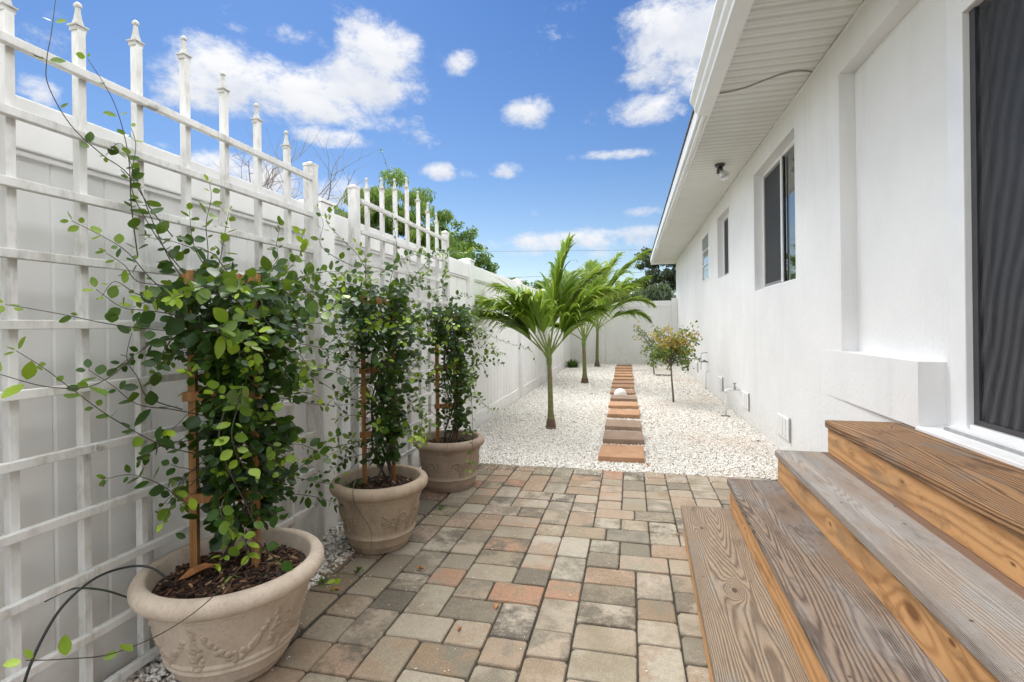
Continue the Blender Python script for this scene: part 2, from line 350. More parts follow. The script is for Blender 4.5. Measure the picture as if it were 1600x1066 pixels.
pebbles('gravel', [(-1.66, -1.36, -.2, 3.95, 9000, .0125, lambda x, y: x < -1.43 + .03 * np.sin(y * 7) + .02 * np.sin(y * 19) + .09 * ((y > 1.6) & (y < 2.35)))],
        'narrow dirty strip of chips at the foot of the fence')

o = pebbles('loose_chips', [(-1.3, .2, 1.0, 3.9, 220, .0035, None), (-1.45, -1.15, .8, 3.9, 260, .004, None), (-1.2, .6, 3.72, 3.93, 160, .006, None)], 'stray white chips scattered over the pavers')
o.location.z = .004
# pavers: random tiling of 1x1, 1x1.5 and 1.5x1 modules on an 8 cm grid
def tile(nx, ny, seed):
    rnd = random.Random(seed)
    sys_rec = [(2, 2), (3, 2), (2, 3), (3, 2), (2, 3), (3, 3)]
    grid = [[0] * nx for _ in range(ny)]; out = []
    def ok_runs(j):      # every free horizontal run in row j must be fillable with widths >= 2
        run = 0
        for i in range(nx + 1):
            free = i < nx and grid[j][i] == 0
            if free: run += 1
            else:
                if run == 1: return False
                run = 0
        return True
    cnt = [0]
    def rec():
        cnt[0] += 1
        if cnt[0] > 60000: return None
        for j in range(ny):
            for i in range(nx):
                if grid[j][i] == 0:
                    opts = [(2, 2), (2, 2), (2, 2), (2, 2), (3, 2), (3, 2), (2, 3), (2, 3)]
                    rnd.shuffle(opts); seen = set()
                    for (a, b) in opts:
                        if (a, b) in seen: continue
                        seen.add((a, b))
                        if i + a > nx or any(grid[j][i + q] for q in range(a)): continue
                        bb = min(b, ny - j)
                        if ny - j - bb == 1: bb = min(ny - j, bb)
                        for q in range(a):
                            for r_ in range(bb): grid[j + r_][i + q] = 1
                        out.append((i, j, a, bb))
                        if ok_runs(j) and (j + 1 >= ny or True):
                            res = rec()
                            if res or res is None: return res
                        out.pop()
                        for q in range(a):
                            for r_ in range(bb): grid[j + r_][i + q] = 0
                    return False
        return True
    import sys; sys.setrecursionlimit(5000)
    return out if rec() else None
def pavers():
    cell = .0757; mb = MB(); rnd = random.Random(5)
    def block(x0, x1, y0, y1):
        gp = .0026; x0 += gp; x1 -= gp; y0 += gp; y1 -= gp
        dz = rnd.uniform(-.003, .003); tx, ty = rnd.uniform(-.006, .006), rnd.uniform(-.006, .006)
        cr = rnd.uniform(.007, .015); ring = []
        for (cx, cy, a0) in ((x1, y1, 0), (x0, y1, 90), (x0, y0, 180), (x1, y0, 270)):
            r1 = cr * rnd.uniform(.7, 1.5); sx = -1 if cx == x1 else 1; sy = -1 if cy == y1 else 1
            for k in range(4):
                a = R(a0 + 30 * k); ring.append((cx + sx * r1 + math.cos(a) * r1, cy + sy * r1 + math.sin(a) * r1))
        cx, cy = (x0 + x1) / 2, (y0 + y1) / 2; m = len(ring)
        ring = [(x + rnd.uniform(-.0012, .0012), y + rnd.uniform(-.0012, .0012)) for x, y in ring]
        V = []
        for (ins, z) in ((0, -.03), (0, -.0095), (.0016, -.0045), (.0048, -.0012), (.011, 0.)):
            for (x, y) in ring:
                dx, dy = x - cx, y - cy; l = math.hypot(dx, dy)
                V.append((x - dx / l * ins, y - dy / l * ins, z + dz + tx * dx + ty * dy + (rnd.uniform(-.0008, .0008) if z > -.02 else 0)))
        Fs = []
        for q in range(4):
            for k in range(m): Fs.append((q * m + k, q * m + (k + 1) % m, (q + 1) * m + (k + 1) % m, (q + 1) * m + k))
        Fs.append(tuple(4 * m + k for k in range(m)))
        mb.add(V, Fs, rnd.random())
    nx, ny = 28, 48; X0, Y1 = -1.20, 3.945; t = None; sd_ = 1
    # build in bands so that the search stays short
    j0 = 0; 
    while t is None or t is False:
        t = tile(nx, ny, sd_); sd_ += 1
        if sd_ > 200: break
    for (i, j, a, b) in (t or []):
        block(X0 + i * cell, X0 + (i + a) * cell, Y1 - (j + b) * cell, Y1 - j * cell)
    y = Y1 - .002
    while y > .1:                                   # border course beside the fence
        h = rnd.choice([.164, .246, .164]); wd = .0
        xs = [-1.43, -1.212] if rnd.random() < .6 else [-1.43, -1.34, -1.212] if rnd.random() < .3 else [-1.40, -1.212]
        for a, b in zip(xs, xs[1:]): block(a, b, y - h, y)
        y -= h
    m, g, b = newmat('tumbled_concrete_paver'); tt = attr(g); p = geoco(g)
    off = g.n('ShaderNodeCombineXYZ', {0: g.m('MULTIPLY', tt, 37.), 1: g.m('MULTIPLY', tt, 91.), 2: g.m('MULTIPLY', tt, 17.)}).outputs[0]; pp = g.vm('ADD', p, off)
    big = g.noise(pp, 7.5, 4, .6).outputs[0]; mid = g.noise(pp, 45, 4, .7).outputs[0]; fine = g.noise(pp, 260, 2, .6).outputs[0]
    wn = g.n('ShaderNodeTexWhiteNoise', {'W': tt}, noise_dimensions='1D'); r1, r2, r3 = g.n('ShaderNodeSeparateColor', {0: wn.outputs['Color']}).outputs[:3]
    ca = g.ramp(r1, [(0, (.115, .10, .085)), (.15, (.16, .135, .105)), (.3, (.24, .215, .18)), (.45, (.33, .29, .235)), (.6, (.25, .18, .12)), (.75, (.33, .25, .19)), (1, (.37, .34, .29))])
    cb = g.ramp(r2, [(0, (.15, .14, .12)), (.35, (.27, .23, .17)), (.6, (.40, .37, .32)), (.80, (.33, .235, .175)), (.93, (.36, .20, .13)), (1, (.40, .38, .34))])
    c = g.mix(g.mr(g.m('ADD', big, g.m('MULTIPLY', g.m('SUBTRACT', mid, .5), .35)), .42, .6), ca, cb)
    c = g.mix(g.mr(mid, .35, .75, 0, .5), c, g.mix(1., c, (1.45, 1.42, 1.36), 'MULTIPLY'))
    c = g.mix(g.mr(fine, .55, .72, 0, .55), c, (.10, .085, .07)); c = g.mix(g.mr(fine, .30, .42, .5, 0), c, (.58, .53, .45))
    # mossy, darker dirt along the fence side
    x = g.n('ShaderNodeSeparateXYZ', {0: p}).outputs[0]
    dirt = g.m('MULTIPLY', g.mr(g.m('ADD', x, g.m('MULTIPLY', g.m('SUBTRACT', g.noise(p, 3, 4).outputs[0], .5), .9)), -1.25, -.45, 1, 0), .5)
    c = g.mix(dirt, c, g.mix(1., c, (.52, .47, .40), 'MULTIPLY'))
    c = g.mix(1., c, (.86, .84, .78), 'MULTIPLY')
    g.put(b.inputs['Base Color'], c); g.put(b.inputs['Roughness'], .88)
    bump(g, b, g.m('ADD', g.m('MULTIPLY', fine, .6), g.m('MULTIPLY', mid, 1.4)), .55, .004)
    o = mb.build('paver_patio', m); o['kind'] = 'structure'
    sand = plain('joint_sand', (.045, .038, .028), .95, 0, 60, .5, .6)
    MB().box(-1.425, 1.10, -1.5, 3.935, -.05, -.0105).build('joint_sand', sand)['kind'] = 'structure'
pavers()

# ------------------------------------------------------------------ house
def house():
    H = thing('house', 'white stucco house wall with vented eave, three windows and screened sliding door', 'house', (1.28, 8.7, 0))
    Hi = (-1.28, -8.7, 0)
    def part(o): o.parent = H; o.location = Hi; return o
    XO, XR = 1.28, 1.368
    yc = [-1.6, .30, 2.50, 2.61, 3.50, 3.85, 4.37, 5.71, 7.07, 7.97, 8.80, 9.61, 14.9]
    zc = [-.05, .644, .655, .945, 1.465, 1.79, 1.86, 2.45, 2.67, 2.675, 2.68, 3.0]
    HOLE = 9.
    def depth(y, z):
        if 4.37 < y < 5.71 and 1.465 < z < 2.68: return HOLE + .12
        if 7.07 < y < 7.97 and 1.79 < z < 2.68: return HOLE + .12
        if 8.80 < y < 9.61 and 1.86 < z < 2.675: return HOLE + .03
        if .30 < y < 2.50 and .655 < z < 2.45: return HOLE + .19
        if y < 2.61 and .655 < z < 2.67: return XR
        if 2.61 < y < 3.50 and .945 < z < 2.67: return XR
        if y < 3.85 and .644 < z < .945 and y > 2.61: return XO - .00002
        if y < 2.61 and z < .644: return XO - .03
        if y < 2.61 and z < .655: return XO - .03
        return XO
    mb = MB()
    D = [[depth((yc[i] + yc[i + 1]) / 2, (zc[j] + zc[j + 1]) / 2) for j in range(len(zc) - 1)] for i in range(len(yc) - 1)]
    X = lambda d: XO + (d - HOLE) if d >= HOLE else d
    def quad(a, b, c, d_): mb.add([a, b, c, d_], [(0, 1, 2, 3)])
    for i in range(len(yc) - 1):
        for j in range(len(zc) - 1):
            d_ = D[i][j]; x = X(d_); y0, y1, z0, z1 = yc[i], yc[i + 1], zc[j], zc[j + 1]
            if d_ < HOLE: quad((x, y0, z0), (x, y0, z1), (x, y1, z1), (x, y1, z0))
            if i + 1 < len(yc) - 1 and X(D[i + 1][j]) != x:
                x2 = X(D[i + 1][j])
                quad((x, y1, z0), (x, y1, z1), (x2, y1, z1), (x2, y1, z0))
            if j + 1 < len(zc) - 1 and X(D[i][j + 1]) != x:
                x2 = X(D[i][j + 1])
                quad((x, y0, z1), (x2, y0, z1), (x2, y1, z1), (x, y1, z1))
    # end wall and back so that the wall has a body
    quad((XO, 14.9, -.05), (XO, 14.9, 3.), (4.5, 14.9, 3.), (4.5, 14.9, -.05)); quad((XO - .03, -1.6, -.05), (4.5, -1.6, -.05), (4.5, -1.6, 3.), (XO, -1.6, 3.))
    wall = mb.build('wall', M['stucco'])
    me = wall.data; bm = bmesh.new(); bm.from_mesh(me); bmesh.ops.remove_doubles(bm, verts=bm.verts, dist=5e-6)
    for v in bm.verts:
        if abs(v.co.x - (XO - .00002)) < 6e-6 and v.co.y < 3.84: v.co.x -= .022 * (3.85 - v.co.y) / 1.24
    bmesh.ops.recalc_face_normals(bm, faces=bm.faces); bm.to_mesh(me); bm.free()
    bv = wall.modifiers.new('bevel', 'BEVEL'); bv.width = .009; bv.segments = 3; bv.limit_method = 'ANGLE'; bv.angle_limit = R(50)
    part(wall)
    # --- windows
    def glass(name, tintc, rough=.02, spec=.9):
        m, g, b = newmat(name); g.put(b.inputs['Base Color'], tintc); g.put(b.inputs['Roughness'], rough); b.inputs['Specular IOR Level'].default_value = spec
        b.inputs['Coat Weight'].default_value = .6; b.inputs['Coat Roughness'].default_value = .01; return m
    gl = glass('dark_window_glass', (.02, .025, .03), .03, 1.)
    scr = plain('insect_screen', (.032, .033, .037), .7, 0, 300, .25)
    def window(y0, y1, z0, z1, xin, style):
        W = MB(); fwid = .035
        W.box(xin - .035, xin, y0, y1, z0, z0 + fwid).box(xin - .035, xin, y0, y1, z1 - fwid, z1).box(xin - .035, xin, y0, y0 + fwid, z0 + fwid, z1 - fwid).box(xin - .035, xin, y1 - fwid, y1, z0 + fwid, z1 - fwid)
        ym = y0 + (y1 - y0) * .47
        if style == 'slider': W.box(xin - .05, xin - .036, ym - .02, ym + .02, z0 + fwid, z1 - fwid)
        wn = W.build('window', M['frame'], bevel=.003); part(wn)
        if style == 'slider':
            f = MB(); k = .028; a, b = ym + .022, y1 - fwid - .002
            for (p, q, r_, s_) in ((a, b, z0 + fwid, z0 + fwid + k), (a, b, z1 - fwid - k, z1 - fwid), (a, a + k, z0 + fwid + k, z1 - fwid - k), (b - k, b, z0 + fwid + k, z1 - fwid - k)):
                f.box(xin - .030, xin - .012, p, q, r_, s_)
            sf = f.build('screen_frame', plain('grey_screen_frame', (.25, .25, .25), .4), wn)
            MB().box(xin - .022, xin - .019, a + k, b - k, z0 + fwid + k, z1 - fwid - k).build('insect_screen', scr, wn)
            MB().box(xin - .016, xin - .008, y0 + fwid, ym - .021, z0 + fwid, z1 - fwid).build('pane', gl, wn)
            MB().box(xin + .004, xin + .010, y0, y1, z0, z1).build('pane', gl, wn)
            MB().box(xin - .075, xin - .034, y0 + .001, y1 - .001, z0 + .001, z0 + .016).build('sill', M['frame'], wn, bevel=.002)
        else:
            n = 3; h = (z1 - z0 - 2 * fwid - .03) / n
            for k in range(n):
                zb = z0 + fwid + k * (h + .015)
                MB().box(xin - .018 - .004 * k, xin - .010, y0 + fwid, y1 - fwid, zb, zb + h).build('pane', gl if k < 2 else plain('frosted_pane', (.12, .13, .12), .25), wn)
                if k: MB().box(xin - .034, xin - .006, y0 + fwid, y1 - fwid, zb - .015, zb).build('glazing_bar', M['frame'], wn)
        return wn
    window(4.37, 5.71, 1.465, 2.68, XO + .118, 'slider'); window(7.07, 7.97, 1.79, 2.68, XO + .118, 'slider'); window(8.80, 9.61, 1.86, 2.675, XO + .03, 'panes')
    # --- sliding door behind its screen
    x0 = XR + .0
    Dr = MB(); Dr.box(x0 - .022, XO + .19, 2.44, 2.545, .665, 2.52).box(x0 - .022, XO + .19, .28, .36, .665, 2.52).box(x0 - .022, XO + .19, .36, 2.44, 2.40, 2.52)
    door = Dr.build('sliding_door', M['frame'], bevel=.004); part(door)
    MB().box(x0 - .012, XO + .19, .36, 2.44, .665, .70).box(x0 - .04, x0 - .013, .30, 2.52, .662, .682).build('threshold', M['frame'], door, bevel=.003)
    MB().box(x0 - .055, x0 - .041, .30, 2.53, .657, .668).build('track', plain('brushed_track', (.42, .43, .43), .35, .7), door)
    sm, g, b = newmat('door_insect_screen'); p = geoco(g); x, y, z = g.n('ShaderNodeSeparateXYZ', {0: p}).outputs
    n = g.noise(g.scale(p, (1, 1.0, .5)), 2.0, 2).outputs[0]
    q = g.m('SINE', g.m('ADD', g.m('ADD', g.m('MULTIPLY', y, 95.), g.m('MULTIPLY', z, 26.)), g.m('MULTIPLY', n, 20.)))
    moire = g.m('MULTIPLY', g.mr(q, -1, 1), g.mr(z, .7, 2.6, 1., .35))  # moire ripple of light put into the screen's colour and opacity
    g.put(b.inputs['Base Color'], g.mix(g.m('MULTIPLY', moire, .8), (.010, .010, .013), (.085, .085, .098))); g.put(b.inputs['Roughness'], .6)
    tr = g.n('ShaderNodeBsdfTransparent'); mx = g.n('ShaderNodeMixShader', {0: g.m('ADD', .58, g.m('MULTIPLY', moire, .2)), 1: tr.outputs[0], 2: b.outputs[0]}); g.put(g.N['Material Output'].inputs[0], mx.outputs[0])
    dk = plain('dark_door_frame', (.045, .045, .05), .35)
    f = MB(); f.box(x0 + .004, x0 + .022, 2.405, 2.438, .702, 2.398).box(x0 + .004, x0 + .022, .36, 2.405, .702, .722).build('screen_frame', dk, door)
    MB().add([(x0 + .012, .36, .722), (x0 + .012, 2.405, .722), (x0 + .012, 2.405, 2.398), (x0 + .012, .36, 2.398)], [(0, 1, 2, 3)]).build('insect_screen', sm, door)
    lf = MB(); xa, xb = x0 + .045, x0 + .085
    lf.box(xa, xb, 2.16, 2.40, .71, 2.395).box(xa, xb, .40, 2.16, .71, .93).box(xa, xb, .40, 2.16, 2.30, 2.395)
    leaf = lf.build('door_leaf', plain('grey_door_leaf', (.16, .165, .175), .4), door, bevel=.006)
    MB().box(xa + .008, xa + .012, .40, 2.16, .93, 2.30).build('pane', gl, leaf)
    MB().box(xa - .012, xa - .0005, .42, 2.10, .905, .918).build('glazing_bar', dk, leaf)
    MB().box(XO + .24, XO + .25, .0, 2.7, .6, 2.7).build('dark_room', plain('dark_interior', (.02, .02, .022), .9), door)
    # --- white stucco ledge under the door
    lb = MB(); lb.add([(1.244, -1.6, .0), (1.244, 2.608, .0), (1.244, 2.608, .651), (1.244, -1.6, .651), (1.372, -1.6, .0), (1.372, 2.608, .0), (1.372, 2.608, .662), (1.372, -1.6, .662)],
           [(0, 3, 2, 1), (3, 7, 6, 2), (1, 2, 6, 5), (0, 4, 7, 3)]); part(lb.build('door_ledge', M['stucco']))
    # --- soffit: boards with a groove every 10 cm
    ZS = 2.89; XF = .665; V = []; Fs = []; y = -1.6; sb = MB()
    prof = []
    while y < 15.12: prof += [(y, ZS + .006), (y + .008, ZS), (y + .044, ZS), (y + .050, ZS + .004), (y + .056, ZS), (y + .092, ZS)]; y += .1
    prof.append((y, ZS + .006))
    for yy, zz in prof: V += [(XF - .01, yy, zz), (XO + .06, yy, zz)]
    sb.add(V, [(2 * i, 2 * i + 1, 2 * i + 3, 2 * i + 2) for i in range(len(prof) - 1)])
    sf = part(sb.build('soffit', M['soffit']))
    MB().box(XO - .018, XO + .01, -1.6, 14.95, ZS - .010, ZS - .001).build('soffit_trim', M['alu'], sf)
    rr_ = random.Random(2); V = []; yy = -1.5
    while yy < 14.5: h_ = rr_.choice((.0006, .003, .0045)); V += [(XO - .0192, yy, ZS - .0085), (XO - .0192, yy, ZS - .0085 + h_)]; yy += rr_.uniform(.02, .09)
    MB().add(V, [(2 * i, 2 * i + 2, 2 * i + 3, 2 * i + 1) for i in range(len(V) // 2 - 1)]).build('trim_shadow_gap', M['dark'], sf)  # dark ribbon stands in for the shadow along the trim joint
    # a loose seam crossing the soffit
    pts = [(XF + .02 + .62 * t, 4.08 - .16 * t - .07 * math.sin(t * 3.1) + .05 * math.sin(t * 6.5), ZS - .004) for t in [i / 16 for i in range(17)]]
    MB().tube(pts, .0065, 6).build('lifted_seam', plain('grey_caulk', (.36, .36, .33), .7), sf, smooth=True)
    pts = [(XF + .004, y, ZS - .003) for y in (2.3, 2.9, 3.3, 3.7, 4.05)]; MB().tube(pts, [.003, .005, .003, .006, .004], 5).build('lifted_seam', M['dark'], sf)
    # --- fascia (far part), drip edge, and box gutter (near part)
    fa = MB(); YG = 4.42
    fa.box(XF - .02, XF, YG - .6, 15.14, ZS - .03, ZS + .17).box(XF - .05, XF - .021, YG - .3, 15.16, ZS - .015, ZS + .165)
    fa.box(XF - .075, XF - .051, YG - .3, 15.18, ZS + .03, ZS + .17).box(XF - .06, XO, 15.12, 15.15, ZS - .03, ZS + .16)
    part(fa.build('fascia', M['alu'], bevel=.004))
    MB().box(XF - .055, XF - .0755 + .03, YG, 15.17, ZS + .166, ZS + .175).build('drip_edge', plain('grey_drip_edge', (.30, .31, .32), .4, .6)).parent = H
    bpy.data.objects['drip_edge'].location = Hi
    gp = [(XF - .001, ZS - .035), (XF - .10, ZS - .035), (XF - .105, ZS - .01), (XF - .125, ZS + .015), (XF - .130, ZS + .045), (XF - .160, ZS + .085), (XF - .160, ZS + .115), (XF - .150, ZS + .118), (XF - .148, ZS + .09), (XF - .09, ZS - .02), (XF - .012, ZS - .02), (XF - .001, ZS + .118)]
    gm = MB(); V = [(x, yy, z) for yy in (-1.6, YG) for x, z in gp]; k = len(gp)
    gm.add(V, [(i, (i + 1) % k, k + (i + 1) % k, k + i) for i in range(k)])
    gm.add([(x, YG, z) for x, z in [(XF - .001, ZS - .035), (XF - .10, ZS - .035), (XF - .105, ZS - .01), (XF - .125, ZS + .015), (XF - .130, ZS + .045), (XF - .160, ZS + .085), (XF - .160, ZS + .118), (XF - .001, ZS + .118)]], [tuple(range(8))])
    part(gm.build('gutter', M['alu']))
    # --- roof
    rf = MB(); rf.add([(XF - .09, -1.7, ZS + .175), (XF - .09, 15.3, ZS + .175), (6., 15.3, ZS + 2.2), (6., -1.7, ZS + 2.2), (XF - .09, -1.7, ZS + .19), (XF - .09, 15.3, ZS + .19), (6., 15.3, ZS + 2.23), (6., -1.7, ZS + 2.23)],
           [(0, 1, 2, 3), (4, 7, 6, 5), (0, 4, 5, 1), (1, 5, 6, 2)])
    part(rf.build('roof', plain('grey_shingle', (.12, .115, .11), .9, 0, 40, .4)))
    return H
house()

# floodlight under the eave
fl = thing('floodlight', 'small round glass floodlight under the white eave', 'light', (.985, 5.92, 2.885))
MB().lathe([(0, .002), (.055, .002), (.055, -.012), (.045, -.022), (0, -.022)], 20).build('base', plain('bronze_base', (.06, .06, .058), .45), fl, smooth=False)
MB().tube([(0, 0, -.02), (-.02, .0, -.05), (-.022, -.005, -.10)], .014, 8).build('arm', plain('grey_arm', (.10, .10, .1), .4), fl, smooth=True)
MB().tube([(.008, -.01, -.02), (.012, -.02, -.07), (.012, -.03, -.09)], [.016, .020, .024], 10).build('socket', plain('dark_socket', (.07, .07, .07), .4), fl, smooth=True)
bl = MB(); bl.lathe([(.022, 0), (.026, -.015), (.048, -.045), (.058, -.075), (.055, -.095), (.035, -.108), (0, -.112)], 20)
bm_, g_, b_ = newmat('lamp_glass'); g_.put(b_.inputs['Base Color'], (.62, .63, .63)); g_.put(b_.inputs['Roughness'], .12); b_.inputs['Transmission Weight'].default_value = .35
bo = bl.build('bulb', bm_, fl, smooth=True); bo.location = (.014, -.035, -.085); bo.rotation_euler = (R(-28), R(-22), 0)

# vents low on the wall
def vent():
    t = thing('wall_vent', 'v', 'vent', (1.279, 4.72, .14), 'painted vents low on the house wall')
    MB().box(-.012, .004, -.17, .17, 0, .18).build('cover', M['stucco'], t, bevel=.004)
    s = MB()
    for k in (-.08, .0): s.box(-.0145, -.0122, k, k + .006, .02, .17)
    s.build('louvre', plain('vent_groove', (.58, .58, .57), .7), t)
    MB().box(-.016, -.0005, -.185, -.172, -.005, .195).build('edge', plain('side_shadow_grey', (.36, .36, .35), .6), t); return t  # grey strip painted in as the shadow beside the cover
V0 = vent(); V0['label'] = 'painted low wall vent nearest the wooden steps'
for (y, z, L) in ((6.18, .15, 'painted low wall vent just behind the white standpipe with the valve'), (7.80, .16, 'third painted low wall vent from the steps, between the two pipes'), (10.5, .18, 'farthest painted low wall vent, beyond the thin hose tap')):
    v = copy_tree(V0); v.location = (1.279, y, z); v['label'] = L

# standpipes
t = thing('garden_tap', 'white plastic standpipe bent into the wall with a small grey valve', 'tap', (1.11, 6.47, 0))
MB().tube([(0, 0, -.02), (.004, .0, .15), (.01, 0, .30), (.016, 0, .318), (.035, 0, .325), (.16, .02, .32)], .014, 10).build('pipe', M['pvc'], t, smooth=True)
MB().lathe([(.0, 0), (.022, 0), (.024, .03), (0, .032)], 12, (.012, 0, .292)).build('elbow', M['pvc'], t, smooth=True)
MB().lathe([(0, 0), (.018, 0), (.018, .035), (.009, .04), (.009, .07), (.02, .072), (.02, .084), (0, .086)], 12, (.105, .012, .325)).build('valve', plain('grey_valve', (.35, .35, .34), .4), t, smooth=True)
MB().box(-.05, .05, -.02, .03, -.012, .012).build('footing', M['bark'], t, bevel=.005)
t = thing('hose_tap', 'thin upright hose tap with black handle farther along the house wall', 'tap', (1.22, 8.95, 0))
MB().tube([(.01, .0, -.02), (.01, 0, .30), (.02, 0, .32), (.06, 0, .33)], .010, 8).build('pipe', M['pvc'], t, smooth=True)
MB().tube([(.06, .1, .47), (.0, .1, .48), (-.05, .12, .47)], [.012, .014, .01], 8).build('spout', M['metal'], t, smooth=True)
MB().box(-.02, .02, .06, .15, .492, .502).build('handle', M['blackplastic'], t, bevel=.003)
MB().tube([(-.03, .14, .62), (-.045, .14, .6), (-.05, .14, .35), (-.05, .14, .33)], .006, 6).build('hose', plain('grey_hose', (.3, .3, .3), .5), t, smooth=True)
MB().tube([(.06, .14, .63), (-.03, .14, .62)], .006, 6).build('bracket', M['metal'], t)

# ------------------------------------------------------------------ wooden steps
def steps():
    S = thing('wooden_steps', 'four weathered timber steps with orange risers leading to the sliding door', 'steps', (.25, 2.81, 0), None, R(-1.5))
    L = 2.75; w_ = .262; th = .036
    T = [((.10, .065, .042), (.295, .22, .15), (.26, .22, .175), .25, 1.0, .16, [(.075, -.30, .014), (.13, -.86, .018)]),
         ((.060, .038, .028), (.24, .17, .12), (.23, .195, .17), .45, 2.2, .02, [(.06, -1.75, .012)]),
         ((.15, .11, .09), (.33, .27, .22), (.33, .305, .28), .55, 3.7, .30, [(.16, -.95, .008)]),
         ((.07, .03, .012), (.34, .185, .08), (.25, .17, .11), .2, 4.4, .34, [(.24, -.12, .012)])]
    xs = [0., .232, .462, .690]
    for k, (dk, lt, gr, ga, sd, cx, kn) in enumerate(T):
        z1 = .16 * (k + 1); m = wood('tread_wood_%d' % k, dk, lt, sd, kn, (128, 135, 150, 62)[k], gr, ga, .10, .75, cx, (1.1, 1.15, .7, 1.2)[k], .85, (.4, .6, .3, .55)[k], (.205, (.20, .115, .07)) if k == 2 else None)
        o = MB().box(0, w_ if k < 3 else .40, -L, 0, -th, 0).build('tread', m, S, bevel=.0065, seg=3); o.location = (xs[k], 0, z1)
        o['label'] = ['lowest tread, greyish brown with two knots', 'second tread, dark brown with long black cracks', 'third tread, silvery grey and smooth', 'top tread, orange brown with bold grain'][k]
        rm = wood('riser_wood_%d' % k, (.30, .13, .04), (.58, .32, .135), 7 + k * 1.3, [[(-.05, -.9, .01)], [(-.07, -.42, .013)], [(-.06, -.75, .012), (-.06, -1.33, .040), (-.03, -1.50, .014)], [(-.05, -.12, .007), (-.06, -.30, .009), (-.05, -.75, .011), (-.09, -1.3, .01)]][k], 26, (.40, .24, .12), .12, .12, .62, 0., .75, .3, .6)
        h = .16 - th
        o = MB().box(0, .030, -L + .006, -.006, -h + .0008, -.0008).build('riser', rm, S, bevel=.002); o.location = (xs[k] + .012, 0, z1 - th)
    sc = plain('screw_head', (.10, .085, .07), .5, .4)
    tr_ = [c for c in S.children if c.name.startswith('tread')]
    for k, t_ in enumerate(tr_):
        for y in (-.035, -.78, -1.52):
            for x in (.035, .20): MB().lathe([(0, .0008), (.0042, .0008), (.0046, -.0005)], 10, (x + .004 * math.sin(y * 9 + k), y, 0)).build('screw', sc, t_)
    sw = wood('end_board_wood', (.30, .14, .05), (.55, .33, .15), 12., [], 30, (.4, .3, .2), .3)
    for k in range(4):
        o = MB().box(xs[k] + .045, xs[k] + .25 if k < 3 else .99, -.030, -.006, 0, .16 * (k + 1) - th - .001).build('end_board', sw, S)
steps()

# ------------------------------------------------------------------ fences
XP, XRAIL, XPOST = -1.700, -1.680, -1.650      # panel face, rail face, post face
def fence_side():
    Fn = thing('privacy_fence', 'tall white vinyl fence along the left side behind the trellises and palms', 'fence', (-1.72, 7, 0))
    off = (1.72, -7, 0)
    def P(o, par=None): 
        o.parent = par or Fn
        if par is None: o.location = off
        return o
    py = [-.02, 2.50, 5.15, 7.66, 10.1, 12.5, 14.62]; top = 1.80; hw = .064
    for i, y in enumerate(py):
        mb = MB().box(-1.78, XPOST, y - hw, y + hw, -.05, top + .03)
        c = P(mb.build('post', M['vinyl'], bevel=.006))
        cm = MB(); z = top + .03; X0, X1 = -1.787, XPOST + .007; a, b = y - hw - .007, y + hw + .007; xm = (X0 + X1) / 2
        cm.add([(X0, a, z), (X1, a, z), (X1, b, z), (X0, b, z), (X0, a, z + .016), (X1, a, z + .016), (X1, b, z + .016), (X0, b, z + .016), (xm, y, z + .04)],
               [(0, 3, 2, 1), (0, 1, 5, 4), (1, 2, 6, 5), (2, 3, 7, 6), (3, 0, 4, 7), (4, 5, 8), (5, 6, 8), (6, 7, 8), (7, 4, 8)])
        cc = cm.build('post_cap', M['vinyl']); cc.parent = c
    for i in range(len(py) - 1):
        y0, y1 = py[i] + hw, py[i + 1] - hw; mb = MB()
        # tongue and groove boards as one panel
        prof = []; y = y0
        while y < y1 - .01:
            e = min(y + .158, y1); prof += [(y, XP - .006), (y + .006, XP), (e - .006, XP)]; y = e
        prof.append((y1, XP - .006))
        V = []
        for yy, xx in prof: V += [(xx, yy, .05), (xx, yy, top - .05)]
        mb.add(V, [(2 * k, 2 * k + 2, 2 * k + 3, 2 * k + 1) for k in range(len(prof) - 1)])
        mb.box(XP - .05, XP - .008, y0, y1, .05, top - .05)
        pn = P(mb.build('panel', M['vinyl']))
        MB().box(XP - .055, XRAIL, y0 - .002, y1 + .002, top - .15, top).build('rail', M['vinyl'], pn, bevel=.005)
        MB().box(XP - .055, XRAIL, y0 - .002, y1 + .002, -.02, .155).build('rail', M['vinyl'], pn, bevel=.005)
        MB().box(XP + .0005, XP + .012, y0, y1, top - .168, top - .1505).build('rail', M['vinyl'], pn, bevel=.003)
fence_side()
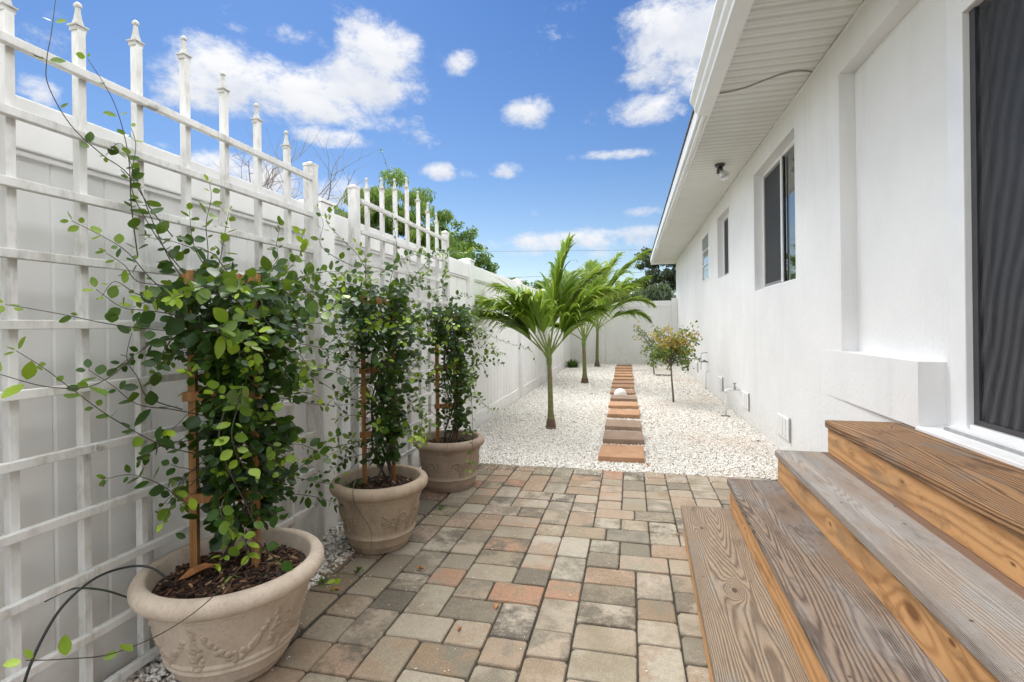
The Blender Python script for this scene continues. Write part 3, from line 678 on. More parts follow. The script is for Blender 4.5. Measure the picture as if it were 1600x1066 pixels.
def fence_back():
    Fn = thing('privacy_fence', 'white vinyl fence closing the far end of the gravel yard', 'fence', (-.2, 14.7, 0)); off = (.2, -14.7, 0)
    Y = 14.62; top = 1.78
    def P(o, par=None):
        o.parent = par or Fn
        if par is None: o.location = off
        return o
    posts = [-.78, 1.20]
    for x in posts:
        c = P(MB().box(x - .064, x + .064, Y - .03, Y + .1, -.05, top + .05).build('post', M['vinyl'], bevel=.006))
        MB().box(x - .071, x + .071, Y - .037, Y + .107, top + .05, top + .07).build('post_cap', M['vinyl'], bevel=.008).parent = c
    for (a, b) in ((-1.65, -.844), (-.716, 1.136)):
        mb = MB(); V = []; prof = []; x = a
        while x < b - .01:
            e = min(x + .158, b); prof += [(x, Y + .026), (x + .006, Y + .02), (e - .006, Y + .02)]; x = e
        prof.append((b, Y + .026))
        for xx, yy in prof: V += [(xx, yy, .05), (xx, yy, top - .05)]
        mb.add(V, [(2 * k, 2 * k + 2, 2 * k + 3, 2 * k + 1) for k in range(len(prof) - 1)])
        mb.box(a, b, Y + .03, Y + .07, .05, top - .05)
        pn = P(mb.build('panel', M['vinyl']))
        MB().box(a, b, Y, Y + .08, top - .16, top).build('rail', M['vinyl'], pn, bevel=.005); MB().box(a, b, Y, Y + .08, -.02, .15).build('rail', M['vinyl'], pn, bevel=.005)
fence_back()

# ------------------------------------------------------------------ trellises
def trellis(ys, tips, y0, y1, label, ztop):
    T = thing('garden_trellis', label, 'trellis', (-1.60, (y0 + y1) / 2, 0)); off = Vector((1.60, -(y0 + y1) / 2, 0)); rr_ = random.Random(int(y0 * 10))
    def P(o): o.parent = T; o.location = off; return o
    zs = [1.895, 1.708, 1.522, 1.335, 1.148, .962, .777, .590, .404, .218, .04]
    for y, tz in zip(ys, tips):
        sb = tz - .088; h = .0115
        s = P(MB().box(-1.617, -1.5905, y - h, y + h, .01, sb).build('slat', M['trellis'], bevel=.002))
        f = MB(); X = -1.606
        def sq(r, z): return [(X - r, y - r, z), (X + r, y - r, z), (X + r, y + r, z), (X - r, y + r, z)]
        lv = [(.0145, sb - .002), (.0145, sb + .010), (.0185, sb + .012), (.0185, sb + .016), (.011, sb + .019), (.0075, sb + .036), (.0055, sb + .055), (.0045, sb + .070), (.0075, sb + .074), (.0075, sb + .081), (.003, sb + .088)]
        V = [p for r, z in lv for p in sq(r, z)]
        Fs = [(i * 4 + k, i * 4 + (k + 1) % 4, i * 4 + 4 + (k + 1) % 4, i * 4 + 4 + k) for i in range(len(lv) - 1) for k in range(4)] + [tuple((len(lv) - 1) * 4 + k for k in range(4)), (3, 2, 1, 0)]
        f.add(V, Fs).build('finial', plain('grey_white_finial', (.50, .50, .47), .5, 0, 30, .2), s)
    for y in (y0, y1):
        s = P(MB().box(-1.628, -1.572, y - .024, y + .024, .0, ztop).build('end_post', M['trellis'], bevel=.003))
        c = MB(); z = ztop; r = .028; X = -1.60
        c.add([(X - r, y - r, z), (X + r, y - r, z), (X + r, y + r, z), (X - r, y + r, z), (X - r, y - r, z + .012), (X + r, y - r, z + .012), (X + r, y + r, z + .012), (X - r, y + r, z + .012), (X, y, z + .028)],
              [(0, 3, 2, 1), (0, 1, 5, 4), (1, 2, 6, 5), (2, 3, 7, 6), (3, 0, 4, 7), (4, 5, 8), (5, 6, 8), (6, 7, 8), (7, 4, 8)])
        c.build('post_cap', M['trellis'], s)
    for z in zs:
        P(MB().box(-1.590, -1.567, min(y0, y1) + .029, max(y0, y1) - .029, z - .0125, z + .0125).build('rail', M['trellis'], bevel=.002))
trellis([.982, 1.162, 1.343, 1.530, 1.713, 1.900, 2.096], [2.068, 2.118, 2.171, 2.224, 2.180, 2.132, 2.084], .79, 2.275, 'white trellis with spiked finials nearest the camera, behind the biggest pot', 1.965)
trellis([2.85, 3.043, 3.235, 3.428, 3.630, 3.822, 4.012], [2.072, 2.128, 2.176, 2.240, 2.192, 2.146, 2.100], 2.690, 4.205, 'farther white trellis with spiked finials behind the two smaller pots', 1.960)

# ------------------------------------------------------------------ stepping stones
def stones():
    spec = [(-.27,.10,4.18,4.61,'o'),(-.27,.11,4.81,5.21,'g'),(-.28,.10,5.43,5.83,'g'),(-.28,.10,6.14,6.53,'o'),(-.30,.09,6.81,7.18,'o'),(-.30,.08,7.45,7.80,'g'),(-.33,.06,8.14,8.52,'b'),(-.34,.05,8.88,9.24,'o'),(-.35,.05,9.50,9.86,'b'),
            (-.34,.05,10.13,10.48,'o'),(-.35,.04,10.80,11.16,'o'),(-.36,.03,11.42,11.76,'o'),(-.37,.03,12.08,12.44,'o'),(-.38,.02,12.80,13.16,'o'),(-.37,.02,13.55,13.92,'g')]
    cols = {'o': ((.36, .185, .095), (.45, .26, .145)), 'g': ((.22, .145, .10), (.29, .20, .14)), 'b': ((.33, .17, .10), (.38, .22, .14))}
    ms = {}
    for k, (a, b2) in cols.items():
        m, g, b = newmat('stepping_stone_' + k); p = geoco(g); n = g.noise(p, 9, 5, .65).outputs[0]; n2 = g.noise(p, 150, 2).outputs[0]
        c = g.mix(g.mr(n, .35, .65), a, b2); c = g.mix(g.mr(n2, .58, .7, 0, .35), c, (.6, .5, .4)); g.put(b.inputs['Base Color'], c); g.put(b.inputs['Roughness'], .85); bump(g, b, n2, .3, .003); ms[k] = m
    L = ['orange stepping stone nearest the patio, first of the path', 'grey brown stepping stone, second from the patio', 'grey brown stepping stone, third from the patio', 'orange stepping stone, fourth, just beyond the grey ones', 'orange stepping stone, fifth from the patio',
         'grey stepping stone just before the white ball', 'brown stepping stone beneath and behind the white ball', 'orange stepping stone next beyond the white ball', 'brown stepping stone, second beyond the white ball', 'orange stepping stone, tenth from the patio',
         'orange stepping stone, eleventh from the patio', 'orange stepping stone, fourth from the far fence', 'orange stepping stone, third from the far fence', 'orange stepping stone, second from the far fence', 'dull brown stepping stone nearest the far fence, last of the path']
    rr_ = random.Random(3)
    for (x0, x1, y0, y1, k), lab in zip(spec, L):
        hx, hy = (x1 - x0) / 2, (y1 - y0) / 2
        o = MB().box(-hx, hx, -hy, hy, -.04, .046).build('stepping_stone', ms[k], bevel=.006, seg=3)
        o.location = ((x0 + x1) / 2, (y0 + y1) / 2, rr_.uniform(-.004, .004)); o.rotation_euler = (rr_.uniform(-.008, .008), rr_.uniform(-.01, .01), R(rr_.uniform(-1.5, 1.5) - (1 if k == 'o' else 0)))
        tag(o, lab, 'stepping stone', 'stepping stones across the gravel')
stones()
wb = MB(); wb.lathe([(0, .11), (.03, .107), (.06, .092), (.085, .065), (.098, .03), (.1, 0), (.098, -.02)], 24)
o = wb.build('globe', plain('white_globe', (.80, .79, .76), .5, 0, 15, .1, .2), smooth=True); o.location = (-.165, 7.90, .03); tag(o, 'round white stone globe resting on the stepping stone path', 'globe')

# ------------------------------------------------------------------ pots
def pot_profile(R_, h, r0, style):
    """(r, z) outer profile from bottom to top, then inside"""
    p = [(0, 0), (r0 * .96, 0), (r0, .008), (r0 + .004, .03)]
    zb = h * .24
    rb = lambda z: r0 + (R_ * .86 - r0) * min(1, (z / (h * .80))) ** .80
    for z in np.linspace(.035, zb - .010, 26): p.append((rb(z), z))
    p += [(rb(zb) + .006, zb - .006), (rb(zb) + .009, zb), (rb(zb) + .006, zb + .006), (rb(zb + .01), zb + .009)]
    if style == 1: p += [(rb(zb + .02) + .006, zb + .016), (rb(zb + .02) + .006, zb + .022), (rb(zb + .03), zb + .026)]
    for z in np.linspace(zb + .03, h * .76, 110): p.append((rb(z), z))
    z = h * .77
    p += [(rb(z) + .006, z + .002), (rb(z) + .007, z + .008), (rb(z) + .002, z + .012), (rb(z) + .003, h - .062)]
    for a in np.linspace(-85, 90, 12):
        p.append((R_ - .030 + .030 * math.cos(R(a)), h - .031 + .031 * math.sin(R(a))))
    for a in np.linspace(100, 170, 5):
        p.append((R_ - .034 + .014 * math.cos(R(a)), h - .014 + .014 * math.sin(R(a))))
    p += [(R_ - .055, h - .03), (R_ - .062, h - .075), (R_ - .075, h - .12)]
    return p
def potmat(name, a, b2, dark, amt):
    m, g, b = newmat(name); p = geoco(g); o = objco(g); n = g.noise(o, 7, 5, .65).outputs[0]; n2 = g.noise(o, 60, 4, .7).outputs[0]; n3 = g.noise(o, 240, 2).outputs[0]
    c = g.mix(g.mr(n, .35, .65), a, b2); hgt = attr(g, 'relief')
    c = g.mix(g.mr(hgt, .03, .8, 0, .42), c, dark)
    c = g.mix(g.mr(n2, .52, .74, 0, .45), c, tuple(v * .6 for v in a)); c = g.mix(g.mr(n3, .62, .72, 0, .5), c, tuple(v * .45 for v in a))
    z = g.n('ShaderNodeSeparateXYZ', {0: o}).outputs[2]
    st = g.mr(g.noise(g.scale(o, (1, 1, .25)), 13, 4).outputs[0], .5, .7, 0, amt)
    c = g.mix(st, c, dark)
    g.put(b.inputs['Base Color'], c); g.put(b.inputs['Roughness'], .8); bump(g, b, g.m('ADD', g.m('MULTIPLY', n3, .5), n2), .35, .004); return m
def pot(loc, R_, h, r0, style, mat, label, rz):
    T = thing('plant_pot', label, 'plant pot', loc, None, rz); prof = pot_profile(R_, h, r0, style); n = 720
    pr = np.array(prof); m = len(pr); th = np.linspace(0, 2 * PI, n, endpoint=False)
    RR = np.repeat(pr[:, :1], n, 1); ZZ = np.repeat(pr[:, 1:], n, 1); TH = np.repeat(th[None], m, 0); hgt = np.zeros_like(RR)
    rr_ = random.Random(style * 7); blobs = []
    z0, z1 = h * .27, h * .74; out = np.arange(m) < m - 22
    def blob(t_, z, r, hh=None): r *= 1.25; blobs.append((t_, z, r, (hh or r * .6) * 1.25))
    Rm = R_ * .74
    if style == 1:
        for k in range(6):
            tc = k * PI / 3
            for j in range(60):                       # swag
                u = rr_.uniform(-1, 1); t_ = tc + u * .40; zz = z0 + .035 + (z1 - z0 - .07) * (u * u) * .95; wd = .017 * (1 - .55 * abs(u))
                blob(t_, zz + rr_.uniform(-wd, wd), rr_.uniform(.004, .009))
            tt_ = tc + PI / 6                          # drop of fruit
            for j in range(34):
                v = rr_.random(); blob(tt_ + rr_.uniform(-1, 1) * (.03 + .075 * math.sin(v * PI)), z0 + .012 + v * (z1 - z0) * .52, rr_.uniform(.0045, .0085))
            for j in range(14): blob(tt_ + rr_.uniform(-.035, .035), z1 - .01 - j * .005, rr_.uniform(.004, .007))
    elif style == 2:
        for k in range(3):
            tc = k * 2 * PI / 3
            for s_ in (-1, 1):
                for (a0, c0, r0_, dr) in ((0, .18, .03, .9), (PI, .45, .026, 1.1), (PI / 2, .68, .02, .8)):
                    for j in range(40):
                        a = a0 + j * .13 * dr; rad = r0_ * (1 - j / 60); blob(tc + s_ * (c0 + rad / Rm * math.cos(a)), (z0 + z1) / 2 + rad * math.sin(a) * 1.3, .0038, .004)
                for j in range(26): v = rr_.random(); blob(tc + s_ * (.33 + rr_.uniform(-.09, .09) * v), z0 + .02 + v * .075, .0055)
                for j in range(18): blob(tc + s_ * (.55 + rr_.uniform(-.1, .1)), z0 + .05 + rr_.uniform(0, .05), rr_.uniform(.004, .007))
            for j in range(24): v = rr_.random(); blob(tc + rr_.uniform(-.12, .12) * v, z0 + .01 + v * .09, .006)
    else:
        for k in range(5):
            tc = k * 2 * PI / 5 + .3
            for s_ in (-1, 1):
                for j in range(34): a = j * .2; rad = .034 * (1 - j / 44); blob(tc + s_ * (.17 + rad / Rm * math.cos(a)), (z0 + z1) / 2 + rad * math.sin(a), .0042, .005)
                for j in range(10): blob(tc + s_ * (.05 + j * .012), z0 + .02 + j * .010, .006)
            for j in range(14): blob(tc, z0 + .02 + j * .007, .0075 * math.sin(.4 + j * .17))
            for a in range(9): blob(tc + .16 * math.cos(a * .7) * .12 / .16, h * .14 + .012 * math.sin(a * .7), .0045)
            blob(tc, h * .14, .006)
    rbl = np.interp(ZZ, pr[:len(pr) - 22, 1], pr[:len(pr) - 22, 0])
    for (t_, z, r, hh) in blobs:
        dt = (TH - t_ + PI) % (2 * PI) - PI; sel = (np.abs(dt) < r * 2.2 / Rm) & (np.abs(ZZ - z) < r * 2.2) & out[:, None]
        if not sel.any(): continue
        d2 = (dt[sel] * RR[sel]) ** 2 + (ZZ[sel] - z) ** 2; e = np.sqrt(np.maximum(0, 1 - d2 / (r * r))) * hh; hgt[sel] = np.maximum(hgt[sel], e)
    rad = RR + hgt; V = np.stack([rad * np.cos(TH), rad * np.sin(TH), ZZ], 2).reshape(-1, 3)
    i, k = np.meshgrid(np.arange(m - 1), np.arange(n), indexing='ij'); a = i * n + k; b = i * n + (k + 1) % n
    Fs = np.stack([a, b, b + n, a + n], 2).reshape(-1, 4)
    o = fast_mesh('pot_body', V, Fs, mat, None, True, T); at = o.data.attributes.new('relief', 'FLOAT', 'POINT'); at.data.foreach_set('value', (hgt.reshape(-1) / .006).astype(np.float32))
    # soil: uneven disc with chips
    zs = h - .062; nn = 40; V = []; Fs = []; rs = np.linspace(0, R_ - .058, 14)
    for r in rs:
        for k in range(nn):
            a = 2 * PI * k / nn; V.append((r * math.cos(a), r * math.sin(a), zs - .004 + .010 * math.sin(r * 30 + a * 2) * (r / R_) + rr_.uniform(-.005, .005) + .012 * (1 - r / R_)))
    for q in range(len(rs) - 1):
        for k in range(nn): Fs.append((q * nn + k, q * nn + (k + 1) % nn, (q + 1) * nn + (k + 1) % nn, (q + 1) * nn + k))
    MB().add(V, Fs).build('soil', M['soil'], T, smooth=True)
    ch = MB()
    for j in range(1100 if style == 1 else 500):
        a = rr_.uniform(0, 2 * PI); r = (R_ - .066) * math.sqrt(rr_.random()); l = rr_.uniform(.004, .014) * (1.5 if rr_.random() < .08 else 1); w2 = l * rr_.uniform(.25, .5); q = rr_.uniform(0, PI); c_, s_ = math.cos(q), math.sin(q)
        x, y, z = r * math.cos(a), r * math.sin(a), zs + .006 + .012 * (1 - r / R_) + rr_.uniform(-.003, .003); tz = rr_.uniform(-.5, .5) * l
        pts = [(-l, -w2), (l, -w2 * .6), (l, w2), (-l, w2 * .7)]
        top = [(x + u * c_ - v * s_, y + u * s_ + v * c_, z + tz * u / l + .003) for u, v in pts]; bot = [(p[0], p[1], p[2] - .004) for p in top]
        ch.add(top + bot, [(0, 1, 2, 3), (0, 4, 5, 1), (1, 5, 6, 2), (2, 6, 7, 3), (3, 7, 4, 0)], rr_.random())
    c = ch.build('bark_mulch', M['mulch'], T); c['kind'] = 'stuff'
    return T
M['soil'] = plain('dark_soil', (.035, .024, .017), .95, 0, 60, .5, .8)
mm, g, b = newmat('bark_chips'); tt = attr(g); g.put(b.inputs['Base Color'], g.ramp(tt, [(0, (.02, .012, .008)), (.5, (.06, .03, .018)), (.85, (.13, .06, .03)), (.93, (.20, .11, .06)), (1, (.42, .28, .15))])); b.inputs['Roughness'].default_value = .8; M['mulch'] = mm
P1, P2, P3 = Vector((-1.33, 1.44, 0)), Vector((-1.288, 2.385, 0)), Vector((-1.264, 3.351, 0))
pm1 = potmat('weathered_pale_terracotta', (.50, .41, .325), (.60, .505, .41), (.27, .205, .145), .30)
pm2 = potmat('mossy_terracotta', (.38, .30, .215), (.46, .36, .26), (.20, .16, .10), .5)
pm3 = potmat('brown_terracotta', (.31, .235, .18), (.38, .295, .225), (.18, .135, .10), .4)
pot(P1, .290, .345, .160, 1, pm1, 'large pale terracotta pot with moulded fruit garlands, nearest the camera', R(15))
pot(P2, .250, .350, .146, 2, pm2, 'middle terracotta pot with moulded grapevine relief and green tinged rim', R(-18))
pot(P3, .252, .350, .172, 3, pm3, 'farthest, brownest terracotta pot with small rosettes near its foot', R(10))

# ------------------------------------------------------------------ climbing plants in the pots
def leafset():
    """collects leaves: position, tip direction, normal, length, width ratio, tint"""
    return []
_o = [(.07, .10), (.24, .245), (.48, .30), (.72, .235), (.90, .11)]
LT = np.array([(0, 0, 0), (.36, 0, -.04), (.70, 0, -.04), (1, 0, -.01)] + [(x, y, .045 * math.sin(PI * x)) for x, y in _o] + [(x, -y, .045 * math.sin(PI * x)) for x, y in _o])
LFq = np.array([(0, 5, 4), (0, 1, 5), (1, 6, 5), (1, 2, 6), (2, 7, 6), (2, 8, 7), (2, 3, 8), (0, 9, 10), (0, 10, 1), (1, 10, 11), (1, 11, 2), (2, 11, 12), (2, 12, 13), (2, 13, 3)])
def leaves_obj(name, Ls, mat, parent=None, tpl=LT, tri=LFq, smooth=True):
    Pp = np.array([l[0] for l in Ls], float); D = np.array([l[1] for l in Ls], float); Nn = np.array([l[2] for l in Ls], float)
    S = np.array([l[3] for l in Ls]); W = np.array([l[4] for l in Ls]); t = np.array([l[5] for l in Ls])
    D /= np.linalg.norm(D, axis=1)[:, None] + 1e-9; Nn = Nn - D * (Nn * D).sum(1)[:, None]; Nn /= np.linalg.norm(Nn, axis=1)[:, None] + 1e-9; B = np.cross(Nn, D)
    tv = tpl[None] * np.stack([S, S * W, S], 1)[:, None, :]
    V = Pp[:, None] + tv[..., :1] * D[:, None] + tv[..., 1:2] * B[:, None] + tv[..., 2:] * Nn[:, None]
    n = len(Ls); Fs = (tri[None] + len(tpl) * np.arange(n)[:, None, None]).reshape(-1, 3)
    return fast_mesh(name, V.reshape(-1, 3), Fs, mat, np.repeat(t, len(tri)), smooth, parent)
def rv(rr_, s=1.): return Vector((rr_.gauss(0, s), rr_.gauss(0, s), rr_.gauss(0, s)))
def vine(name, label, base, cols, tendrils, seed, nshoot, rad, z0, z1, size=.045, freshtop=.5, inner=900, prof=None, stk=(0, 9)):
    rr_ = random.Random(seed); T = thing(name, label, 'climbing plant', tuple(base)); st = MB(); Ls = []
    gapaz = math.atan2(stk[0], stk[1]); gapd = math.hypot(*stk)
    def hidden(p):          # keep the front stake mostly bare, as it is on the plant
        return p[2] < .98 and math.hypot(p[0], p[1]) < gapd + .02 and abs(math.atan2(p[0], p[1]) - gapaz) < .024 and rr_.random() < .86
    def leafpair(p, d, s, tint, spread=1.):
        if hidden(p): return
        d = d.normalized(); side = d.cross(rv(rr_)).normalized()
        for q in (1, -1):
            if rr_.random() < .06: continue
            dd = (side * q * spread + d * .45 + Vector((0, 0, rr_.uniform(-.25, .15)))).normalized(); nn = (Vector((0, 0, 1)) * .9 + Vector((.55, -.45, 0)) + rv(rr_, .45))
            ss = s * rr_.choice((.55, .8, 1., 1.1, 1.3)) * rr_.uniform(.85, 1.1); Ls.append((tuple(p + dd * .006), tuple(dd), tuple(nn), ss, rr_.uniform(.95, 1.4), max(0, min(1, tint + rr_.gauss(0, .09)))))
    def shoot(pts, r0, s, t0, t1, step=.032):
        """stem along pts with leaf pairs; tint runs t0->t1"""
        n = len(pts); st.tube(pts, [r0 * (1 - .6 * i / (n - 1)) for i in range(n)], 5)
        L = 0; nxt = step * rr_.random()
        tot = sum((Vector(pts[i + 1]) - Vector(pts[i])).length for i in range(n - 1))
        for i in range(n - 1):
            a, b = Vector(pts[i]), Vector(pts[i + 1]); l = (b - a).length
            while nxt < L + l:
                u = (nxt - L) / l; f = nxt / tot; leafpair(a.lerp(b, u), b - a, s * (1.05 - .35 * f), t0 + (t1 - t0) * f); nxt += step * rr_.uniform(.75, 1.3)
            L += l
        leafpair(Vector(pts[-1]), Vector(pts[-1]) - Vector(pts[-2]), s * .6, t1 + .1, .5)
    ax = Vector((base[0] + cols[0], base[1] + cols[1], 0))
    prof = prof or (lambda u: 1.)
    # twining main stems
    for k in range(5):
        ph = rr_.uniform(0, 6.28); pts = [ax + Vector((.045 * math.cos(ph + z * 9), .055 * math.sin(ph + z * 9), z)) for z in np.linspace(z0 - .12, z1, 26)]
        st.tube([tuple(p) for p in pts], [.006 * (1 - .5 * i / 25) for i in range(26)], 6)
    # dense inner foliage
    for k in range(inner):
        z = rr_.uniform(z0, z1); u = (z - z0) / (z1 - z0); a = rr_.uniform(0, 6.28); r = rad * prof(u) * math.sqrt(rr_.uniform(.05, 1.)) * (.82 + .3 * math.sin(a * 3 + z * 17) + .18 * math.sin(a * 2 - z * 31)); p = ax + Vector((r * math.cos(a) * .85, r * math.sin(a) * 1.1, z))
        d = Vector((math.cos(a), math.sin(a), rr_.uniform(-.9, .4)))
        if hidden(p): continue
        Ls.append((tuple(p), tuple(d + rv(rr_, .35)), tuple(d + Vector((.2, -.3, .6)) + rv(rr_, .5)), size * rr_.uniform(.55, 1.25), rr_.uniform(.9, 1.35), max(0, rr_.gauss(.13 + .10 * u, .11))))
    # side shoots
    for k in range(nshoot):
        z = z0 + (z1 - z0) * rr_.random() ** .7; u = (z - z0) / (z1 - z0); a = rr_.uniform(0, 6.28); p = ax + Vector((rad * .4 * math.cos(a), rad * .4 * math.sin(a), z)); n = 9
        d = Vector((math.cos(a) * .8, math.sin(a) * 1.15, rr_.uniform(-.3, .9))); L = rr_.uniform(.5, 1.5) * rad * prof(u); pts = [tuple(p)]
        for i in range(n):
            d = (d + rv(rr_, .22) + Vector((0, 0, -.09))).normalized(); p = p + d * L / n * 1.4
            if p.x < -1.655: p.x = -1.655; d.x = abs(d.x) * .2
            pts.append(tuple(p))
        fr = rr_.random() < freshtop; shoot(pts, .0022, size * .95, .28, .85 if fr else .4)
    for td in tendrils:
        px, X, s, t0, t1, step = td
        ctrl = [onx(a, b, X[0] + (X[1] - X[0]) * i / (len(px) - 1)) for i, (a, b) in enumerate(px)]; pts = []
        n = len(ctrl)
        for i in range(n - 1):       # catmull-rom
            p0, p1, p2, p3 = ctrl[max(i - 1, 0)], ctrl[i], ctrl[i + 1], ctrl[min(i + 2, n - 1)]
            for q in range(5):
                t = q / 5; pts.append(tuple(.5 * ((2 * p1) + (p2 - p0) * t + (2 * p0 - 5 * p1 + 4 * p2 - p3) * t * t + (-p0 + 3 * p1 - 3 * p2 + p3) * t ** 3)))
        pts.append(tuple(ctrl[-1])); shoot(pts, .0021, s, t0, t1, step)
    off = Vector(base); 
    so = st.build('stem', M['vinestem'], T, smooth=True); so.location = -off
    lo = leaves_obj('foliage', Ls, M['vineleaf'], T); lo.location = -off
    return T
D_ = .05
vine('climbing_plant', 'dense dark green vine on a stake in the nearest pot, long tendrils over the trellis', P1, (-.02, .065), [
    ([(330,520),(265,517),(180,508),(90,490),(8,476)], (-1.40,-1.52), .052, .3, .75, .085),
    ([(340,715),(290,706),(240,690),(170,650),(115,610),(68,575),(25,548)], (-1.36,-1.50), .054, .25, .75, .055),
    ([(320,650),(270,640),(215,632),(175,602),(138,578)], (-1.36,-1.5), .052, .2, .45, .06),
    ([(285,640),(232,622),(215,590),(198,560),(206,520)], (-1.4,-1.5), .050, .15, .35, .10),
    ([(330,800),(290,785),(250,757),(205,742),(168,748)], (-1.34,-1.46), .048, .15, .6, .04),
    ([(290,440),(265,405),(240,350),(215,285),(190,225),(165,243)], (-1.50,-1.56), .046, .4, .7, .05),
    ([(270,370),(238,330),(200,272),(160,242),(111,196),(76,135),(73,95),(81,47),(89,-20)], (-1.54,-1.56), .040, .3, .8, .12),
    ([(215,400),(205,320),(200,240),(178,160),(137,92)], (-1.53,-1.56), .042, .4, .7, .075),
    ([(300,440),(262,395),(225,338),(205,290),(212,230),(205,200)], (-1.5,-1.55), .044, .3, .8, .06),
    ([(290,480),(240,440),(200,395),(165,372),(112,345)], (-1.45,-1.53), .044, .3, .8, .06),
    ([(320,440),(325,395),(322,350),(330,310),(327,285)], (-1.42,-1.48), .046, .35, .8, .04),
    ([(335,440),(345,400),(352,360),(358,330)], (-1.40,-1.44), .046, .4, .9, .035),
    ([(345,450),(310,400),(300,370),(296,330)], (-1.42,-1.5), .046, .3, .6, .045),
    ([(300,480),(260,470),(215,460),(180,440),(160,462)], (-1.40,-1.48), .05, .35, .8, .04),
    ([(300,500),(262,490),(225,485),(190,480),(150,452)], (-1.38,-1.44), .05, .25, .7, .04),
    ([(310,470),(262,448),(215,440),(195,415),(165,395)], (-1.42,-1.5), .05, .3, .6, .045),
    ([(380,470),(430,440),(460,410),(475,385),(470,365)], (-1.38,-1.50), .048, .3, .95, .035),
    ([(380,480),(430,455),(480,430),(530,425),(585,440)], (-1.36,-1.44), .046, .3, .8, .035),
    ([(390,500),(440,470),(490,455),(540,470),(570,500)], (-1.34,-1.42), .045, .25, .8, .038),
    ([(390,520),(430,500),(480,490),(515,505),(500,530)], (-1.33,-1.4), .046, .2, .7, .038),
    ([(390,540),(425,545),(455,565),(470,590),(450,610)], (-1.33,-1.4), .046, .25, .7, .04),
    ([(390,560),(440,560),(490,590),(530,615),(560,630)], (-1.34,-1.5), .040, .2, .5, .11),
    ([(400,625),(440,622),(480,630),(520,634),(560,630)], (-1.34,-1.5), .040, .2, .5, .10),
    ([(400,770),(440,755),(470,730),(500,700),(530,680),(560,690)], (-1.33,-1.44), .042, .2, .8, .045),
    ([(400,780),(430,770),(460,735),(440,700),(452,680)], (-1.33,-1.44), .038, .2, .7, .06),
    ([(400,780),(450,772),(500,778),(530,790)], (-1.33,-1.4), .044, .2, .5, .05),
    ([(400,760),(450,745),(505,755),(560,757)], (-1.33,-1.38), .040, .2, .5, .06),
    ([(360,620),(342,680),(360,740),(390,800),(400,850),(340,925),(270,980),(180,1020),(100,1030),(40,1032)], (-1.18,-1.06), .040, .5, .85, .17),
    ([(395,840),(440,880),(480,905),(520,915)], (-1.16,-1.05), .038, .5, .7, .10),
    ([(370,500),(340,515),(360,530),(390,540),(395,560)], (-1.14,-1.12), .052, .6, .9, .03),
    ([(380,600),(370,640),(362,680),(375,720),(400,740)], (-1.15,-1.12), .046, .6, .9, .04),
    ([(350,780),(345,800),(360,825),(380,840),(390,865)], (-1.18,-1.14), .046, .4, .9, .03),
    ([(205,560),(170,590),(130,606),(70,604),(0,585)], (-1.38,-1.30), .052, .5, .9, .16),
    ], 21, 105, .140, .42, 1.33, .049, .45, 1350, lambda u: 1.42 if u > .72 else (.82 if u > .42 else 1.02), (P1.x - .150, P1.y - .01))
vine('climbing_plant', 'bushy vine in the middle pot reaching up onto the farther trellis', P2, (.0, .02), [
    ([(600,500),(610,440),(620,390),(612,330),(608,275),(597,238)], (-1.38,-1.55), .036, .4, .6, .055),
    ([(580,440),(560,400),(530,370),(510,345),(522,325)], (-1.38,-1.50), .038, .4, .8, .06),
    ([(590,430),(640,400),(690,395),(725,395),(760,385)], (-1.35,-1.50), .042, .4, .8, .07),
    ([(560,420),(520,400),(500,380),(505,350),(497,325)], (-1.40,-1.56), .036, .3, .7, .09),
    ([(560,470),(520,450),(500,470),(480,500)], (-1.30,-1.35), .044, .3, .7, .04),
    ([(620,470),(650,440),(670,420),(660,390)], (-1.36,-1.46), .040, .3, .8, .04),
    ([(560,600),(520,580),(480,575),(440,580)], (-1.22,-1.25), .04, .3, .6, .06),
    ([(560,690),(520,700),(495,712),(470,722)], (-1.2,-1.25), .036, .5, .9, .04),
    ([(640,630),(670,660),(665,690),(640,690)], (-1.16,-1.12), .038, .5, .95, .035),
    ([(560,730),(552,780),(580,830),(576,870)], (-1.1,-1.02), .034, .7, .95, .05),
    ([(600,560),(640,600),(660,640),(655,680)], (-1.2,-1.14), .036, .4, .8, .035),
    ], 33, 95, .160, .42, 1.34, .041, .6, 1450, lambda u: 1.25 if u > .70 else (1.0 if u > .35 else .78), (P2.x - .105, P2.y + .03))
vine('climbing_plant', 'tall narrow vine in the farthest pot with thin tendrils across the fence', P3, (.01, .02), [
    ([(700,500),(740,485),(780,488),(810,490),(838,492)], (-1.25,-1.15), .036, .4, .7, .085),
    ([(700,510),(730,495),(760,480),(790,462)], (-1.25,-1.2), .036, .4, .7, .09),
    ([(690,520),(740,515),(790,535),(830,548),(836,565)], (-1.2,-1.0), .030, .6, .9, .14),
    ([(700,560),(740,560),(770,552),(790,556)], (-1.2,-1.1), .034, .4, .7, .07),
    ([(720,600),(745,620),(765,640),(778,642)], (-1.12,-1.02), .036, .3, .95, .06),
    ([(735,600),(738,650),(738,700),(728,745)], (-1.02,-.98), .032, .2, .7, .07),
    ([(700,470),(690,440),(700,420),(690,400)], (-1.3,-1.36), .036, .4, .8, .04),
    ([(700,480),(730,500),(735,540),(742,580)], (-1.15,-1.1), .036, .3, .5, .04),
    ([(670,640),(690,660),(700,690),(690,720)], (-1.05,-1.0), .03, .5, .8, .06),
    ], 45, 80, .155, .40, 1.26, .040, .5, 1350, lambda u: 1.05 if u > .3 else .85, (P3.x - .095, P3.y + .02))
